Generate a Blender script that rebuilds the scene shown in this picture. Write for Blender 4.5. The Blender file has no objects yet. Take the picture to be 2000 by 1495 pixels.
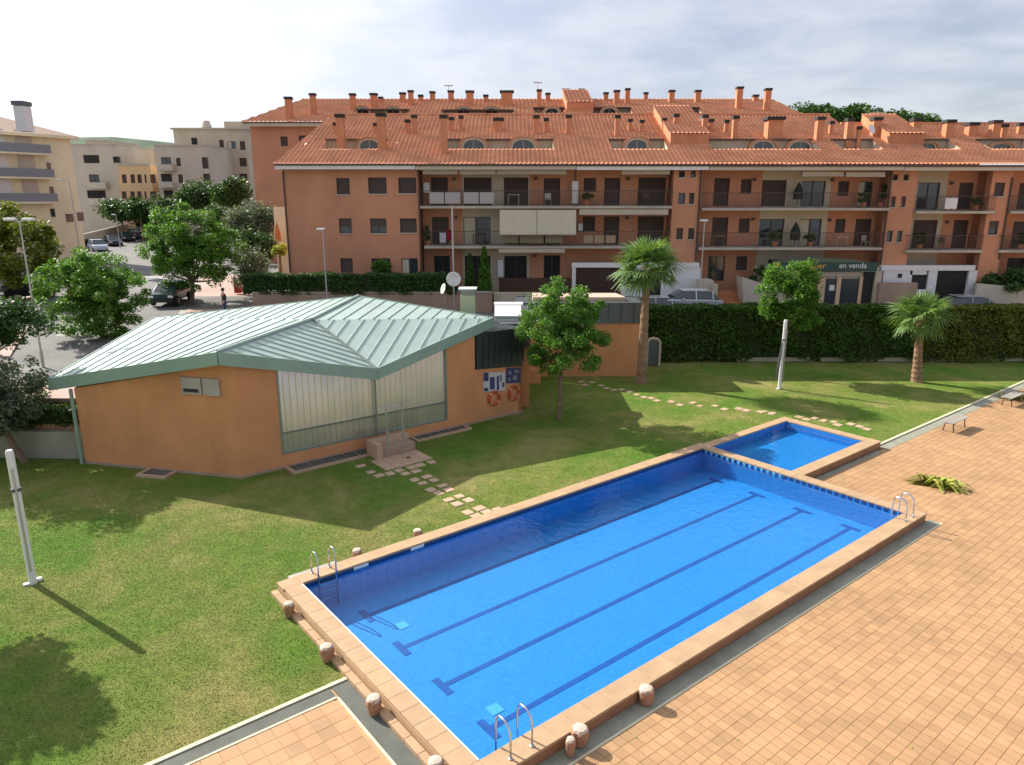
import bpy, math, random
import numpy as np
from mathutils import Matrix, Vector, Quaternion
random.seed(7); rng = np.random.default_rng(7)
sc = bpy.context.scene
COL = sc.collection

# ------------------------------------------------------------------ camera
CAMZ, PITCH, FPX = 10.0, 0.25, 1408.0          # metres, radians, focal length in pixels of a 2000 px wide picture
cd = bpy.data.cameras.new("camera"); cam = bpy.data.objects.new("camera", cd); COL.objects.link(cam)
cam.location = (0, 0, CAMZ); cam.rotation_euler = (math.pi/2 - PITCH, 0, 0)
cd.sensor_fit = 'HORIZONTAL'; cd.sensor_width = 36; cd.lens = FPX/2000*36
cd.clip_start = 0.1; cd.clip_end = 3000
sc.camera = cam
# ------------------------------------------------------------------ light
SUN = Vector((-4.45, 3.04, 3.77)).normalized()
EL = math.asin(SUN.z); AZ = math.atan2(SUN.x, SUN.y)
sl = bpy.data.lights.new("sun", 'SUN'); sl.energy = 5.0; sl.angle = math.radians(0.53); sl.color = (1.0, 0.93, 0.82)
so = bpy.data.objects.new("sun", sl); COL.objects.link(so); so.rotation_euler = SUN.to_track_quat('Z', 'Y').to_euler()
so.location = (-40, 30, 40)
w = bpy.data.worlds.new("World"); sc.world = w; w.use_nodes = True
nt = w.node_tree; nt.nodes.clear(); N = nt.nodes.new; L = nt.links.new
out = N('ShaderNodeOutputWorld'); bg = N('ShaderNodeBackground'); L(bg.outputs[0], out.inputs[0])
sky = N('ShaderNodeTexSky'); sky.sky_type = 'NISHITA'; sky.sun_disc = False
sky.sun_elevation = EL; sky.sun_rotation = AZ; sky.altitude = 50; sky.air_density = 1.0; sky.dust_density = 1.6; sky.ozone_density = 1.2
bg.inputs[1].default_value = 0.078
def math_node(nt, op, a, b=None, c=None):
    n = nt.nodes.new('ShaderNodeMath'); n.operation = op
    for i, x in enumerate((a, b, c)):
        if x is None: continue
        if isinstance(x, (int, float)): n.inputs[i].default_value = x
        else: nt.links.new(x, n.inputs[i])
    return n.outputs[0]
def ramp(nt, fac, stops):
    n = nt.nodes.new('ShaderNodeValToRGB'); e = n.color_ramp.elements
    while len(e) > 1: e.remove(e[-1])
    e[0].position = stops[0][0]; e[0].color = (*stops[0][1], 1)
    for p, c in stops[1:]:
        k = e.new(p); k.color = (*c, 1)
    nt.links.new(fac, n.inputs[0]); return n.outputs[0]
def mixc(nt, fac, a, b, mode='MIX'):
    n = nt.nodes.new('ShaderNodeMix'); n.data_type = 'RGBA'; n.blend_type = mode
    for s, x in ((n.inputs[0], fac), (n.inputs[6], a), (n.inputs[7], b)):
        if isinstance(x, (int, float)): s.default_value = x
        elif isinstance(x, tuple): s.default_value = (*x, 1) if len(x) == 3 else x
        else: nt.links.new(x, s)
    return n.outputs[2]
tc = N('ShaderNodeTexCoord'); sep = N('ShaderNodeSeparateXYZ'); L(tc.outputs['Generated'], sep.inputs[0])
zz = math_node(nt, 'ADD', math_node(nt, 'MAXIMUM', sep.outputs[2], 0.0), 0.16)
cx = math_node(nt, 'DIVIDE', sep.outputs[0], zz); cy = math_node(nt, 'DIVIDE', sep.outputs[1], zz)
cmb = N('ShaderNodeCombineXYZ'); L(cx, cmb.inputs[0]); L(cy, cmb.inputs[1])
n1 = N('ShaderNodeTexNoise'); n1.inputs['Scale'].default_value = 2.2; n1.inputs['Detail'].default_value = 9; n1.inputs['Roughness'].default_value = 0.55; n1.inputs['Distortion'].default_value = 0.2
L(cmb.outputs[0], n1.inputs['Vector'])
dot = N('ShaderNodeVectorMath'); dot.operation = 'DOT_PRODUCT'; nrm = N('ShaderNodeVectorMath'); nrm.operation = 'NORMALIZE'
L(tc.outputs['Generated'], nrm.inputs[0]); L(nrm.outputs[0], dot.inputs[0]); dot.inputs[1].default_value = SUN
glow = math_node(nt, 'POWER', math_node(nt, 'MAXIMUM', dot.outputs['Value'], 0.0), 5.0)
cov = ramp(nt, n1.outputs[0], [(0.36, (.42, .42, .42)), (0.60, (1, 1, 1))])
cov2 = math_node(nt, 'MINIMUM', math_node(nt, 'ADD', math_node(nt, 'MULTIPLY', cov, 0.72), math_node(nt, 'MULTIPLY', glow, 1.1)), 1.0)
cloud_r = math_node(nt, 'ADD', math_node(nt, 'MULTIPLY', glow, 10.0), 6.6)
cc = N('ShaderNodeCombineXYZ'); L(cloud_r, cc.inputs[0]); L(math_node(nt, 'MULTIPLY', cloud_r, 1.03), cc.inputs[1]); L(math_node(nt, 'MULTIPLY', cloud_r, 1.12), cc.inputs[2])
L(mixc(nt, cov2, mixc(nt, 1.0, sky.outputs[0], (1.07, 1.0, 1.07), 'MULTIPLY'), cc.outputs[0]), bg.inputs[0])
sc.view_settings.view_transform = 'Standard'; sc.view_settings.look = 'None'; sc.view_settings.gamma = 1.0
sc.view_settings.use_curve_mapping = False; sc.view_settings.exposure = 0.68
sc.render.engine = 'CYCLES'; sc.cycles.max_bounces = 6; sc.cycles.transparent_max_bounces = 12

# ------------------------------------------------------------------ measuring helpers: a sight line meets a surface that stands in the place
_fw = np.array([0, math.cos(PITCH), -math.sin(PITCH)]); _up = np.array([0, math.sin(PITCH), math.cos(PITCH)]); _C = np.array([0, 0, CAMZ])
def ray(x, y): return _fw + (x-1000)/FPX*np.array([1., 0, 0]) - (y-747.5)/FPX*_up
def gz(x, y, z=0.0):
    d = ray(x, y); return _C + d*((z-CAMZ)/d[2])
def gy(x, y, Y):
    d = ray(x, y); return _C + d*(Y/d[1])
def rect(x0, y0, x1, y1, Y):                     # upright rectangle in the plane at distance Y -> X0,X1,Z0,Z1
    ym, xm = (y0+y1)/2, (x0+x1)/2
    return gy(x0, ym, Y)[0], gy(x1, ym, Y)[0], gy(xm, y1, Y)[2], gy(xm, y0, Y)[2]
PA = np.array([-.604, 10.73]); D1 = np.array([.7808, .6248]); D2 = np.array([-.6248, .7808])   # pool corner and the two pool directions
def U(u, v, z=0.0):
    p = PA + D1*u + D2*v; return (float(p[0]), float(p[1]), float(z))
def UV(P):
    d = np.array(P[:2])-PA; return float(d@D1), float(d@D2)
def tz(y):                                       # street level
    if y < 30: return 2.0
    if y < 50: return 2.0+.045*(y-30)
    if y < 95: return 2.9+.015*(y-50)
    return 3.575+.03*(y-95)
def gt(x, y):                                    # on the street
    z = 2.8
    for _ in range(12):
        P = gz(x, y, z); z = tz(P[1])
    return gz(x, y, z)

# ------------------------------------------------------------------ object helpers
def wm(o):
    m = o.matrix_basis.copy()
    if o.parent: return wm(o.parent) @ o.matrix_parent_inverse @ m
    return m
def link(o, parent=None, local=False):
    COL.objects.link(o)
    if parent:
        o.parent = parent
        if not local: o.matrix_parent_inverse = wm(parent).inverted()
    return o
def tag(o, label=None, cat=None, group=None, kind=None):
    if label: o['label'] = label
    if cat: o['category'] = cat
    if group: o['group'] = group
    if kind: o['kind'] = kind
    return o
def thing(name, label, cat, loc=(0, 0, 0), rz=0.0, group=None):
    o = bpy.data.objects.new(name, None); o.empty_display_size = .3
    o.location = loc; o.rotation_euler = (0, 0, rz); COL.objects.link(o)
    return tag(o, label, cat, group)
def copy_tree(o, parent=None):
    c = o.copy(); COL.objects.link(c); c.parent = parent
    if parent: c.matrix_parent_inverse = o.matrix_parent_inverse.copy()
    for ch in [x for x in bpy.data.objects if x.parent == o]: copy_tree(ch, c)
    return c
def mesh_np(name, V, F, mat, smooth=False):                    # V (n,3), F (m,4) or (m,3)
    me = bpy.data.meshes.new(name); V = np.asarray(V, np.float32); F = np.asarray(F, np.int32); k = F.shape[1]
    me.vertices.add(len(V)); me.vertices.foreach_set('co', V.ravel())
    me.loops.add(F.size); me.loops.foreach_set('vertex_index', F.ravel())
    me.polygons.add(len(F)); me.polygons.foreach_set('loop_start', np.arange(0, F.size, k, dtype=np.int32))
    me.update(calc_edges=True); me.validate(); me.materials.append(mat)
    if not smooth: me.polygons.foreach_set('use_smooth', [False]*len(me.polygons))
    return me
class MB:
    def __init__(s): s.v = []; s.f = []
    def add(s, vs, fs):
        b = len(s.v); s.v += [tuple(map(float, p)) for p in vs]; s.f += [tuple(i+b for i in f) for f in fs]; return s
    def box(s, x0, x1, y0, y1, z0, z1):
        return s.add([(x0,y0,z0),(x1,y0,z0),(x1,y1,z0),(x0,y1,z0),(x0,y0,z1),(x1,y0,z1),(x1,y1,z1),(x0,y1,z1)],
                     [(0,3,2,1),(4,5,6,7),(0,1,5,4),(1,2,6,5),(2,3,7,6),(3,0,4,7)])
    def prism(s, pts, ext):                      # planar polygon (3-D points) extruded by the vector ext
        n = len(pts); e = np.array(ext, float); a = [np.array(p, float) for p in pts]; b = [p+e for p in a]
        return s.add(a+b, [tuple(range(n-1, -1, -1)), tuple(range(n, 2*n))] + [(i, (i+1) % n, n+(i+1) % n, n+i) for i in range(n)])
    def quad(s, *p): return s.add(p, [tuple(range(len(p)))])
    def ubox(s, u0, u1, v0, v1, z0, z1): return s.prism([U(u0,v0,z0), U(u1,v0,z0), U(u1,v1,z0), U(u0,v1,z0)], (0, 0, z1-z0))
    def tube(s, pts, r, n=8, cap=True):          # swept tube; r may be a list
        pts = [Vector(p) for p in pts]; m = len(pts); rr = r if isinstance(r, (list, tuple)) else [r]*m
        b = len(s.v); up = Vector((0, 0, 1)); prev = None
        for i, p in enumerate(pts):
            t = (pts[min(i+1, m-1)]-pts[max(i-1, 0)]).normalized()
            if prev is None:
                a = t.cross(up) if abs(t.z) < .95 else t.cross(Vector((0, 1, 0)))
            else: a = prev - t*prev.dot(t)
            a.normalize(); c = t.cross(a); prev = a
            for k in range(n):
                g = 2*math.pi*k/n; q = p + (a*math.cos(g)+c*math.sin(g))*rr[i]; s.v.append(tuple(q))
        for i in range(m-1):
            for k in range(n): s.f.append((b+i*n+k, b+i*n+(k+1) % n, b+(i+1)*n+(k+1) % n, b+(i+1)*n+k))
        if cap: s.f.append(tuple(b+k for k in range(n-1, -1, -1))); s.f.append(tuple(b+(m-1)*n+k for k in range(n)))
        return s
    def lathe(s, prof, c=(0, 0, 0), n=14, wob=0.0):   # prof list of (r,z)
        b = len(s.v)
        for r, z in prof:
            for k in range(n):
                g = 2*math.pi*k/n; q = r*(1+wob*random.uniform(-1, 1)); s.v.append((c[0]+q*math.cos(g), c[1]+q*math.sin(g), c[2]+z))
        for i in range(len(prof)-1):
            for k in range(n): s.f.append((b+i*n+k, b+i*n+(k+1) % n, b+(i+1)*n+(k+1) % n, b+(i+1)*n+k))
        s.f.append(tuple(b+k for k in range(n-1, -1, -1))); s.f.append(tuple(b+(len(prof)-1)*n+k for k in range(n)))
        return s
    def build(s, name, mat, parent=None, local=False, smooth=False, bevel=0.0):
        me = bpy.data.meshes.new(name); me.from_pydata(s.v, [], s.f); me.materials.append(mat); me.polygons.foreach_set('use_smooth', [False]*len(me.polygons))
        if smooth: me.polygons.foreach_set('use_smooth', [True]*len(me.polygons))
        o = bpy.data.objects.new(name, me); link(o, parent, local)
        if bevel:
            b = o.modifiers.new('bevel', 'BEVEL'); b.width = bevel; b.segments = 2; b.limit_method = 'ANGLE'
        return o
def obj(name, me, parent=None, local=False):
    return link(bpy.data.objects.new(name, me), parent, local)

# ------------------------------------------------------------------ materials
def mat(name, col, rough=.8, metal=0.0, var=0.0, scale=1.0, col2=None, bump=0.0, bscale=20.0, rand=0.0, spec=0.5, stain=0.0):
    m = bpy.data.materials.new(name); m.use_nodes = True; nt = m.node_tree; p = nt.nodes['Principled BSDF']
    p.inputs['Roughness'].default_value = rough; p.inputs['Metallic'].default_value = metal
    p.inputs['Specular IOR Level'].default_value = spec
    tc = nt.nodes.new('ShaderNodeTexCoord'); c = (*col, 1)
    base = None
    if var or col2:
        n = nt.nodes.new('ShaderNodeTexNoise'); n.inputs['Scale'].default_value = scale; n.inputs['Detail'].default_value = 6; n.inputs['Roughness'].default_value = .6
        nt.links.new(tc.outputs['Object'], n.inputs['Vector'])
        lo = tuple(x*(1-var) for x in col) if not col2 else col; hi = tuple(min(1, x*(1+var)) for x in col) if not col2 else col2
        base = ramp(nt, n.outputs[0], [(.32, lo), (.68, hi)])
    if stain:
        n = nt.nodes.new('ShaderNodeTexNoise'); n.inputs['Scale'].default_value = .35; n.inputs['Detail'].default_value = 8; n.inputs['Roughness'].default_value = .7
        mp = nt.nodes.new('ShaderNodeMapping'); mp.inputs['Scale'].default_value = (1, 1, .35)
        nt.links.new(tc.outputs['Object'], mp.inputs['Vector']); nt.links.new(mp.outputs[0], n.inputs['Vector'])
        f = ramp(nt, n.outputs[0], [(.4, (1-stain,)*3), (.6, (1, 1, 1))])
        base = mixc(nt, 1.0, base if base else c, f, 'MULTIPLY')
    if rand:
        oi = nt.nodes.new('ShaderNodeObjectInfo'); ge = nt.nodes.new('ShaderNodeNewGeometry')
        r = math_node(nt, 'FRACT', math_node(nt, 'ADD', oi.outputs['Random'], ge.outputs['Random Per Island']))
        f = ramp(nt, r, [(0, (1-rand, 1-rand*1.0, 1-rand*1.15)), (.5, (1, 1, 1)), (1, (1+rand*.6, 1+rand*.45, 1+rand*.3))])
        base = mixc(nt, 1.0, base if base else c, f, 'MULTIPLY')
    if base: nt.links.new(base, p.inputs['Base Color'])
    else: p.inputs['Base Color'].default_value = c
    if bump:
        n = nt.nodes.new('ShaderNodeTexNoise'); n.inputs['Scale'].default_value = bscale; n.inputs['Detail'].default_value = 4
        nt.links.new(tc.outputs['Object'], n.inputs['Vector']); b = nt.nodes.new('ShaderNodeBump'); b.inputs['Strength'].default_value = bump; b.inputs['Distance'].default_value = .02
        nt.links.new(n.outputs[0], b.inputs['Height']); nt.links.new(b.outputs[0], p.inputs['Normal'])
    return m
def leafmat(name, c1, c2, trans=.35, nscale=.8):
    m = bpy.data.materials.new(name); m.use_nodes = True; nt = m.node_tree; p = nt.nodes['Principled BSDF']; o = nt.nodes['Material Output']
    ge = nt.nodes.new('ShaderNodeNewGeometry'); tcn = nt.nodes.new('ShaderNodeTexCoord'); n = nt.nodes.new('ShaderNodeTexNoise'); n.inputs['Scale'].default_value = nscale
    nt.links.new(tcn.outputs['Object'], n.inputs['Vector'])
    f = math_node(nt, 'ADD', math_node(nt, 'MULTIPLY', ge.outputs['Random Per Island'], .55), math_node(nt, 'MULTIPLY', n.outputs[0], .5))
    c = ramp(nt, f, [(.1, c1), (.85, c2)]); nt.links.new(c, p.inputs['Base Color']); p.inputs['Roughness'].default_value = .55; p.inputs['Specular IOR Level'].default_value = .35
    t = nt.nodes.new('ShaderNodeBsdfTranslucent'); nt.links.new(mixc(nt, 1.0, c, (1.25, 1.35, .55), 'MULTIPLY'), t.inputs[0])
    mx = nt.nodes.new('ShaderNodeMixShader'); mx.inputs[0].default_value = trans
    nt.links.new(p.outputs[0], mx.inputs[1]); nt.links.new(t.outputs[0], mx.inputs[2]); nt.links.new(mx.outputs[0], o.inputs[0]); return m
def glass(name, tint, rough=.05, clear=.25):
    m = mat(name, tint, rough, 0, spec=.8); return m

ORANGE = mat('orange_render', (.64, .295, .13), .9, var=.08, scale=.6, bump=.25, bscale=60, stain=.17)
FACADE = mat('terracotta_render', (.57, .268, .158), .9, var=.07, scale=.4, bump=.1, bscale=30, stain=.12)
BEIGE = mat('beige_render', (.56, .49, .37), .9, var=.06, scale=.5, stain=.12)
CREAM = mat('cream_render', (.80, .72, .50), .9, var=.05, scale=.4, stain=.12)
PEACH = mat('peach_render', (.72, .50, .32), .9, var=.05, scale=.3, stain=.08)
GREYBEIGE = mat('greybeige_render', (.56, .50, .42), .9, var=.05, scale=.3, stain=.1)
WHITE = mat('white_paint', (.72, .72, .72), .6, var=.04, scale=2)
SLAB = mat('slab_edge', (.50, .45, .38), .8, var=.08, scale=2, stain=.2)
BROWN = mat('brown_shutter', (.075, .048, .038), .6, var=.12, scale=4)
DARKIRON = mat('dark_iron', (.07, .045, .035), .5)
GLASS = mat('window_glass', (.035, .05, .055), .08, 0, spec=.9)
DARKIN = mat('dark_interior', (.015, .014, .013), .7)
ROOFT = mat('clay_roof_tile', (.70, .29, .15), .85, var=.14, scale=1.3, bump=.3, bscale=12, stain=.18)
CHIM = mat('chimney_render', (.60, .25, .125), .9, var=.08, scale=2, stain=.2)
BLACK = mat('black_metal', (.022, .021, .021), .7)
TILE = mat('terracotta_tile', (.445, .262, .130), .75, var=.08, scale=1.1, rand=.13, bump=.15, bscale=40, stain=.15)
JOINT = mat('tile_joint', (.46, .275, .14), .95, var=.15, scale=3)
COPE = mat('coping_stone', (.43, .285, .165), .8, var=.10, scale=2.5, rand=.07, bump=.3, bscale=50)
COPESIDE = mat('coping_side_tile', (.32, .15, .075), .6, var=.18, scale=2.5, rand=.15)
CHANNEL = mat('grey_channel', (.29, .29, .225), .85, var=.16, scale=2.2, stain=.15)
CHANNELD = mat('dark_grey_strip', (.095, .10, .085), .8, var=.2, scale=1.6)
EDGE = mat('pale_edging', (.60, .55, .38), .85, var=.08, scale=3)
STONE = mat('sandstone', (.50, .34, .23), .85, var=.12, scale=6, bump=.5, bscale=25, rand=.06)
STEEL = mat('stainless_steel', (.62, .64, .66), .22, 1.0)
GALV = mat('galvanised_metal', (.45, .46, .46), .45, .8)
PAVE = mat('pink_paving', (.46, .32, .27), .85, var=.10, scale=1.5, stain=.2)
CONCRETE = mat('concrete', (.42, .39, .34), .9, var=.10, scale=1.0, stain=.2)
RETWALL = mat('retaining_wall', (.34, .33, .26), .9, var=.10, scale=1.5, stain=.25)
GARDWALL = mat('garden_wall_render', (.40, .28, .21), .9, var=.06, scale=1, stain=.15)
ASPH = mat('asphalt', (.17, .165, .16), .9, var=.12, scale=.5, bump=.3, bscale=60, stain=.2)
TEALD = mat('teal_fascia', (.25, .37, .30), .55, .0, var=.06, scale=2, stain=.08)
PANELM = mat('pale_green_metal', (.44, .55, .49), .38, .25, var=.05, scale=1.2, rand=.03, stain=.06)
LOUVER = mat('slate_metal', (.045, .06, .065), .4, .5, var=.1, scale=2)
GREYCLAD = mat('grey_cladding', (.11, .125, .135), .5, .4, var=.05, scale=2)
POLY = mat('ribbed_polycarbonate', (.74, .70, .60), .3, .6, var=.10, scale=.9, rand=.05)
POLYLOW = mat('ribbed_lower', (.62, .62, .52), .25, .7, var=.10, scale=.9, rand=.05)
FRAMEG = mat('green_grey_frame', (.22, .27, .22), .5, .3)
TRUNK = mat('bark', (.20, .145, .095), .95, var=.3, scale=6, bump=.8, bscale=18)
PALMT = mat('palm_bark', (.27, .165, .10), .95, var=.35, scale=9, bump=1.0, bscale=22)
LEAF = leafmat('street_leaves', (.035, .10, .016), (.16, .32, .045), .35)
LEAF2 = leafmat('lawn_tree_leaves', (.04, .11, .018), (.15, .30, .045), .42)
LEAFY = leafmat('yellowish_leaves', (.06, .09, .012), (.22, .25, .03), .35)
OLIVE = leafmat('olive_leaves', (.06, .085, .05), (.20, .25, .17), .2)
DARKLEAF = leafmat('dark_leaves', (.022, .06, .014), (.075, .15, .035), .2)
HEDGEL = leafmat('hedge_leaves', (.03, .07, .01), (.10, .18, .026), .2, .5)
HEDGER = leafmat('hedge_leaves_olive', (.05, .075, .012), (.19, .22, .03), .25, .35)
PALML = leafmat('palm_fronds', (.07, .14, .04), (.24, .36, .12), .35, 2.0)
YELL = leafmat('dry_yellow_leaves', (.22, .27, .04), (.50, .50, .12), .3, 3.0)
PINE = leafmat('pine_needles', (.02, .06, .012), (.07, .15, .03), .2)
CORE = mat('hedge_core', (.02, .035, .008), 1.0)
FABRIC = mat('awning_fabric', (.56, .51, .38), .9, var=.04, scale=2)
FABRIC2 = mat('rolled_awning', (.50, .43, .32), .85, var=.05, scale=2)

# lawn
GRAMP = [(.36, (.125, .245, .034)), (.5, (.20, .26, .06)), (.64, (.33, .31, .12))]
def lawn_mat():
    m = bpy.data.materials.new('lawn'); m.use_nodes = True; nt = m.node_tree; p = nt.nodes['Principled BSDF']; tcn = nt.nodes.new('ShaderNodeTexCoord')
    def noise(s, d=5, r=.6, dist=0):
        n = nt.nodes.new('ShaderNodeTexNoise'); n.inputs['Scale'].default_value = s; n.inputs['Detail'].default_value = d; n.inputs['Roughness'].default_value = r; n.inputs['Distortion'].default_value = dist
        nt.links.new(tcn.outputs['Object'], n.inputs['Vector']); return n.outputs[0]
    big = ramp(nt, noise(.28, 6, .62, .4), GRAMP)
    mid = ramp(nt, noise(2.0, 5, .7), [(.3, (.70, .78, .68)), (.7, (1.22, 1.14, 1.15))])
    fine = ramp(nt, noise(22, 4, .8), [(.3, (.55, .60, .5)), (.7, (1.35, 1.3, 1.3))])
    blade = ramp(nt, noise(120, 2, .8), [(.3, (.6, .65, .5)), (.7, (1.3, 1.25, 1.3))])
    c = mixc(nt, 1.0, mixc(nt, 1.0, mixc(nt, 1.0, big, mid, 'MULTIPLY'), fine, 'MULTIPLY'), blade, 'MULTIPLY')
    # worn straw patches
    worn = ramp(nt, noise(.16, 7, .7, .8), [(.56, (0, 0, 0)), (.72, (1, 1, 1))])
    c = mixc(nt, math_node(nt, 'MULTIPLY', worn, .5), c, (.26, .21, .10))
    nt.links.new(c, p.inputs['Base Color']); p.inputs['Roughness'].default_value = .9; p.inputs['Specular IOR Level'].default_value = .15
    b = nt.nodes.new('ShaderNodeBump'); b.inputs['Strength'].default_value = 1.0; b.inputs['Distance'].default_value = .05
    nt.links.new(math_node(nt, 'ADD', noise(40, 4, .8), math_node(nt, 'MULTIPLY', noise(9, 3, .6), .7)), b.inputs['Height']); nt.links.new(b.outputs[0], p.inputs['Normal'])
    return m
LAWN = lawn_mat()
def pool_tile():
    m = bpy.data.materials.new('blue_mosaic'); m.use_nodes = True; nt = m.node_tree; p = nt.nodes['Principled BSDF']; tcn = nt.nodes.new('ShaderNodeTexCoord')
    mp = nt.nodes.new('ShaderNodeMapping'); mp.inputs['Rotation'].default_value = (0, 0, -.6747); nt.links.new(tcn.outputs['Object'], mp.inputs['Vector'])
    br = nt.nodes.new('ShaderNodeTexBrick'); br.offset = 0; br.inputs['Scale'].default_value = 1.0; br.inputs['Brick Width'].default_value = .05; br.inputs['Row Height'].default_value = .05
    br.inputs['Mortar Size'].default_value = .0015; br.inputs['Color1'].default_value = (.018, .20, .53, 1); br.inputs['Color2'].default_value = (.028, .245, .60, 1); br.inputs['Mortar'].default_value = (.035, .22, .52, 1)
    nt.links.new(mp.outputs[0], br.inputs['Vector'])
    n = nt.nodes.new('ShaderNodeTexNoise'); n.inputs['Scale'].default_value = 5; n.inputs['Detail'].default_value = 6; n.inputs['Distortion'].default_value = 1.5; nt.links.new(tcn.outputs['Object'], n.inputs['Vector'])
    f = ramp(nt, n.outputs[0], [(.3, (.90, .93, .95)), (.7, (1.08, 1.06, 1.04))])
    nt.links.new(mixc(nt, 1.0, br.outputs[0], f, 'MULTIPLY'), p.inputs['Base Color']); p.inputs['Roughness'].default_value = .5; return m
MOSAIC = pool_tile()
LANE = mat('lane_line_tile', (.008, .075, .30), .5, var=.15, scale=6)
PALEDRAIN = mat('drain_plate', (.10, .36, .58), .6)
NAVY = mat('navy_tile', (.02, .05, .16), .4)
def water_mat():
    m = bpy.data.materials.new('water'); m.use_nodes = True; nt = m.node_tree; nt.nodes.clear()
    o = nt.nodes.new('ShaderNodeOutputMaterial'); t = nt.nodes.new('ShaderNodeBsdfTransparent'); t.inputs[0].default_value = (.68, .93, 1.0, 1)
    g = nt.nodes.new('ShaderNodeBsdfGlossy'); g.inputs['Roughness'].default_value = .03; ge = nt.nodes.new('ShaderNodeNewGeometry')
    tcn = nt.nodes.new('ShaderNodeTexCoord'); n = nt.nodes.new('ShaderNodeTexNoise'); n.inputs['Scale'].default_value = 3.5; n.inputs['Detail'].default_value = 3; n.inputs['Distortion'].default_value = .8
    nt.links.new(tcn.outputs['Object'], n.inputs['Vector']); b = nt.nodes.new('ShaderNodeBump'); b.inputs['Strength'].default_value = .3; b.inputs['Distance'].default_value = .05
    nt.links.new(n.outputs[0], b.inputs['Height']); nt.links.new(b.outputs[0], g.inputs['Normal']); dp = nt.nodes.new('ShaderNodeVectorMath'); dp.operation = 'DOT_PRODUCT'; nt.links.new(ge.outputs['Incoming'], dp.inputs[0]); nt.links.new(b.outputs[0], dp.inputs[1])
    k = math_node(nt, 'SUBTRACT', 1.0, math_node(nt, 'ABSOLUTE', dp.outputs['Value'])); k = math_node(nt, 'MINIMUM', math_node(nt, 'ADD', .02, math_node(nt, 'MULTIPLY', math_node(nt, 'POWER', k, 5.0), .98)), 1.0)
    mx = nt.nodes.new('ShaderNodeMixShader'); nt.links.new(k, mx.inputs[0]); nt.links.new(t.outputs[0], mx.inputs[1]); nt.links.new(g.outputs[0], mx.inputs[2])
    nt.links.new(mx.outputs[0], o.inputs[0]); return m
WATER = water_mat()

# ================================================================== SETTING
def sheet(name, pts, m, z=None, kind='structure', thick=0.0, parent=None):
    b = MB()
    P = [(p[0], p[1], p[2] if z is None else z) for p in pts]
    if thick: b.prism([(p[0], p[1], p[2]-thick) for p in P], (0, 0, thick))
    else: b.quad(*P)
    o = b.build(name, m, parent)
    if not parent and kind: tag(o, kind=kind)
    return o
# ground beyond: one sheet to the horizon, following the slope of the street
b = MB(); xs = [-1500, -300, -120, -60, -30, 0, 30, 60, 120, 300, 1500]
def street_front(x):                             # where the street platform begins (its front edge)
    return np.interp(x, [-80, -22, -17, -15.5, -11, -3, 7.6, 8.4, 60], [29.5, 29.0, 28.9, 34.5, 40, 43.6, 44.6, 45.6, 45.6])
ys = [50, 60, 75, 95, 130, 200, 400, 900, 2500]
xs2 = sorted(set(xs + [-22, -17, -15.5, -11, -3, 7.6, 8.4]))
rows = [[(x, float(street_front(x)), tz(float(street_front(x)))-.004*0) for x in xs2]] + [[(x, y, tz(min(y, 200))) for x in xs2] for y in ys]
for r in rows: b.v += r
for i in range(len(rows)-1):
    for j in range(len(xs2)-1):
        a = i*len(xs2)+j; b.f.append((a, a+1, a+1+len(xs2), a+len(xs2)))
tag(b.build('ground', ASPH), kind='structure')
# drop of the street platform down to the lawn
b = MB()
for j in range(len(xs2)-1):
    p, q = rows[0][j], rows[0][j+1]; b.quad((p[0], p[1], -1.5), (q[0], q[1], -1.5), (q[0], q[1], q[2]), (p[0], p[1], p[2]))
tag(b.build('embankment', CONCRETE), kind='structure')
# base soil far below everything in the garden
tag(MB().quad((-1500, -60, -1.4), (1500, -60, -1.4), (1500, 46, -1.4), (-1500, 46, -1.4)).build('soil', JOINT), kind='structure')
# lawn with the two pools cut out
def grid_holes(us, vs, holes, z, sub=1):
    b = MB()
    for i in range(len(us)-1):
        for j in range(len(vs)-1):
            um, vm = (us[i]+us[i+1])/2, (vs[j]+vs[j+1])/2
            if any(h[0] < um < h[1] and h[2] < vm < h[3] for h in holes): continue
            b.quad(U(us[i], vs[j], z), U(us[i+1], vs[j], z), U(us[i+1], vs[j+1], z), U(us[i], vs[j+1], z))
    return b
lawn = tag(grid_holes([-60, -.62, 17.32, 23.3, 110], [4.02, 8.2, 8.33, 90], [(-.62, 17.32, 0, 8.33), (17.32, 23.3, 0, 8.2)], 0).build('lawn', LAWN), kind='structure')

def blades(n, lim):
    g_ = np.random.default_rng(99); P = []; tot = 0
    while tot < n:
        u = g_.uniform(-16, 34, n); v = g_.uniform(4.05, 34, n); w = g_.uniform(size=n)
        x = PA[0]+D1[0]*u+D2[0]*v; y = PA[1]+D1[1]*u+D2[1]*v
        k = ~((u > -.64) & (u < 17.33) & (v < 8.34)) & ~((u > 17.3) & (u < 23.32) & (v < 8.2)) & (y > 9) & (y < 44) & (np.abs(x) < .78*y+1) & (w < np.minimum(1, (20/y)**2))
        k &= ~((x*.6322-y*.7748-(W1_[0]*.6322-W1_[1]*.7748) < 0.0) & (x > -17) & (x < .6) & (y > 24.5))
        q = np.stack([x[k], y[k]], -1); P.append(q); tot += len(q)
    P = np.concatenate(P)[:n]; h = g_.uniform(.012, .034, n); a = g_.uniform(0, 6.283, n); w = .012
    dx, dy = np.cos(a)*w, np.sin(a)*w; lx, ly = g_.normal(0, .018, n), g_.normal(0, .018, n); z = np.zeros(n)
    V = np.stack([np.stack([P[:, 0]-dx, P[:, 1]-dy, z], -1), np.stack([P[:, 0]+dx, P[:, 1]+dy, z], -1), np.stack([P[:, 0]+lx, P[:, 1]+ly, h], -1)], 1).reshape(-1, 3)
    return V, np.arange(3*n).reshape(-1, 3)
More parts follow.
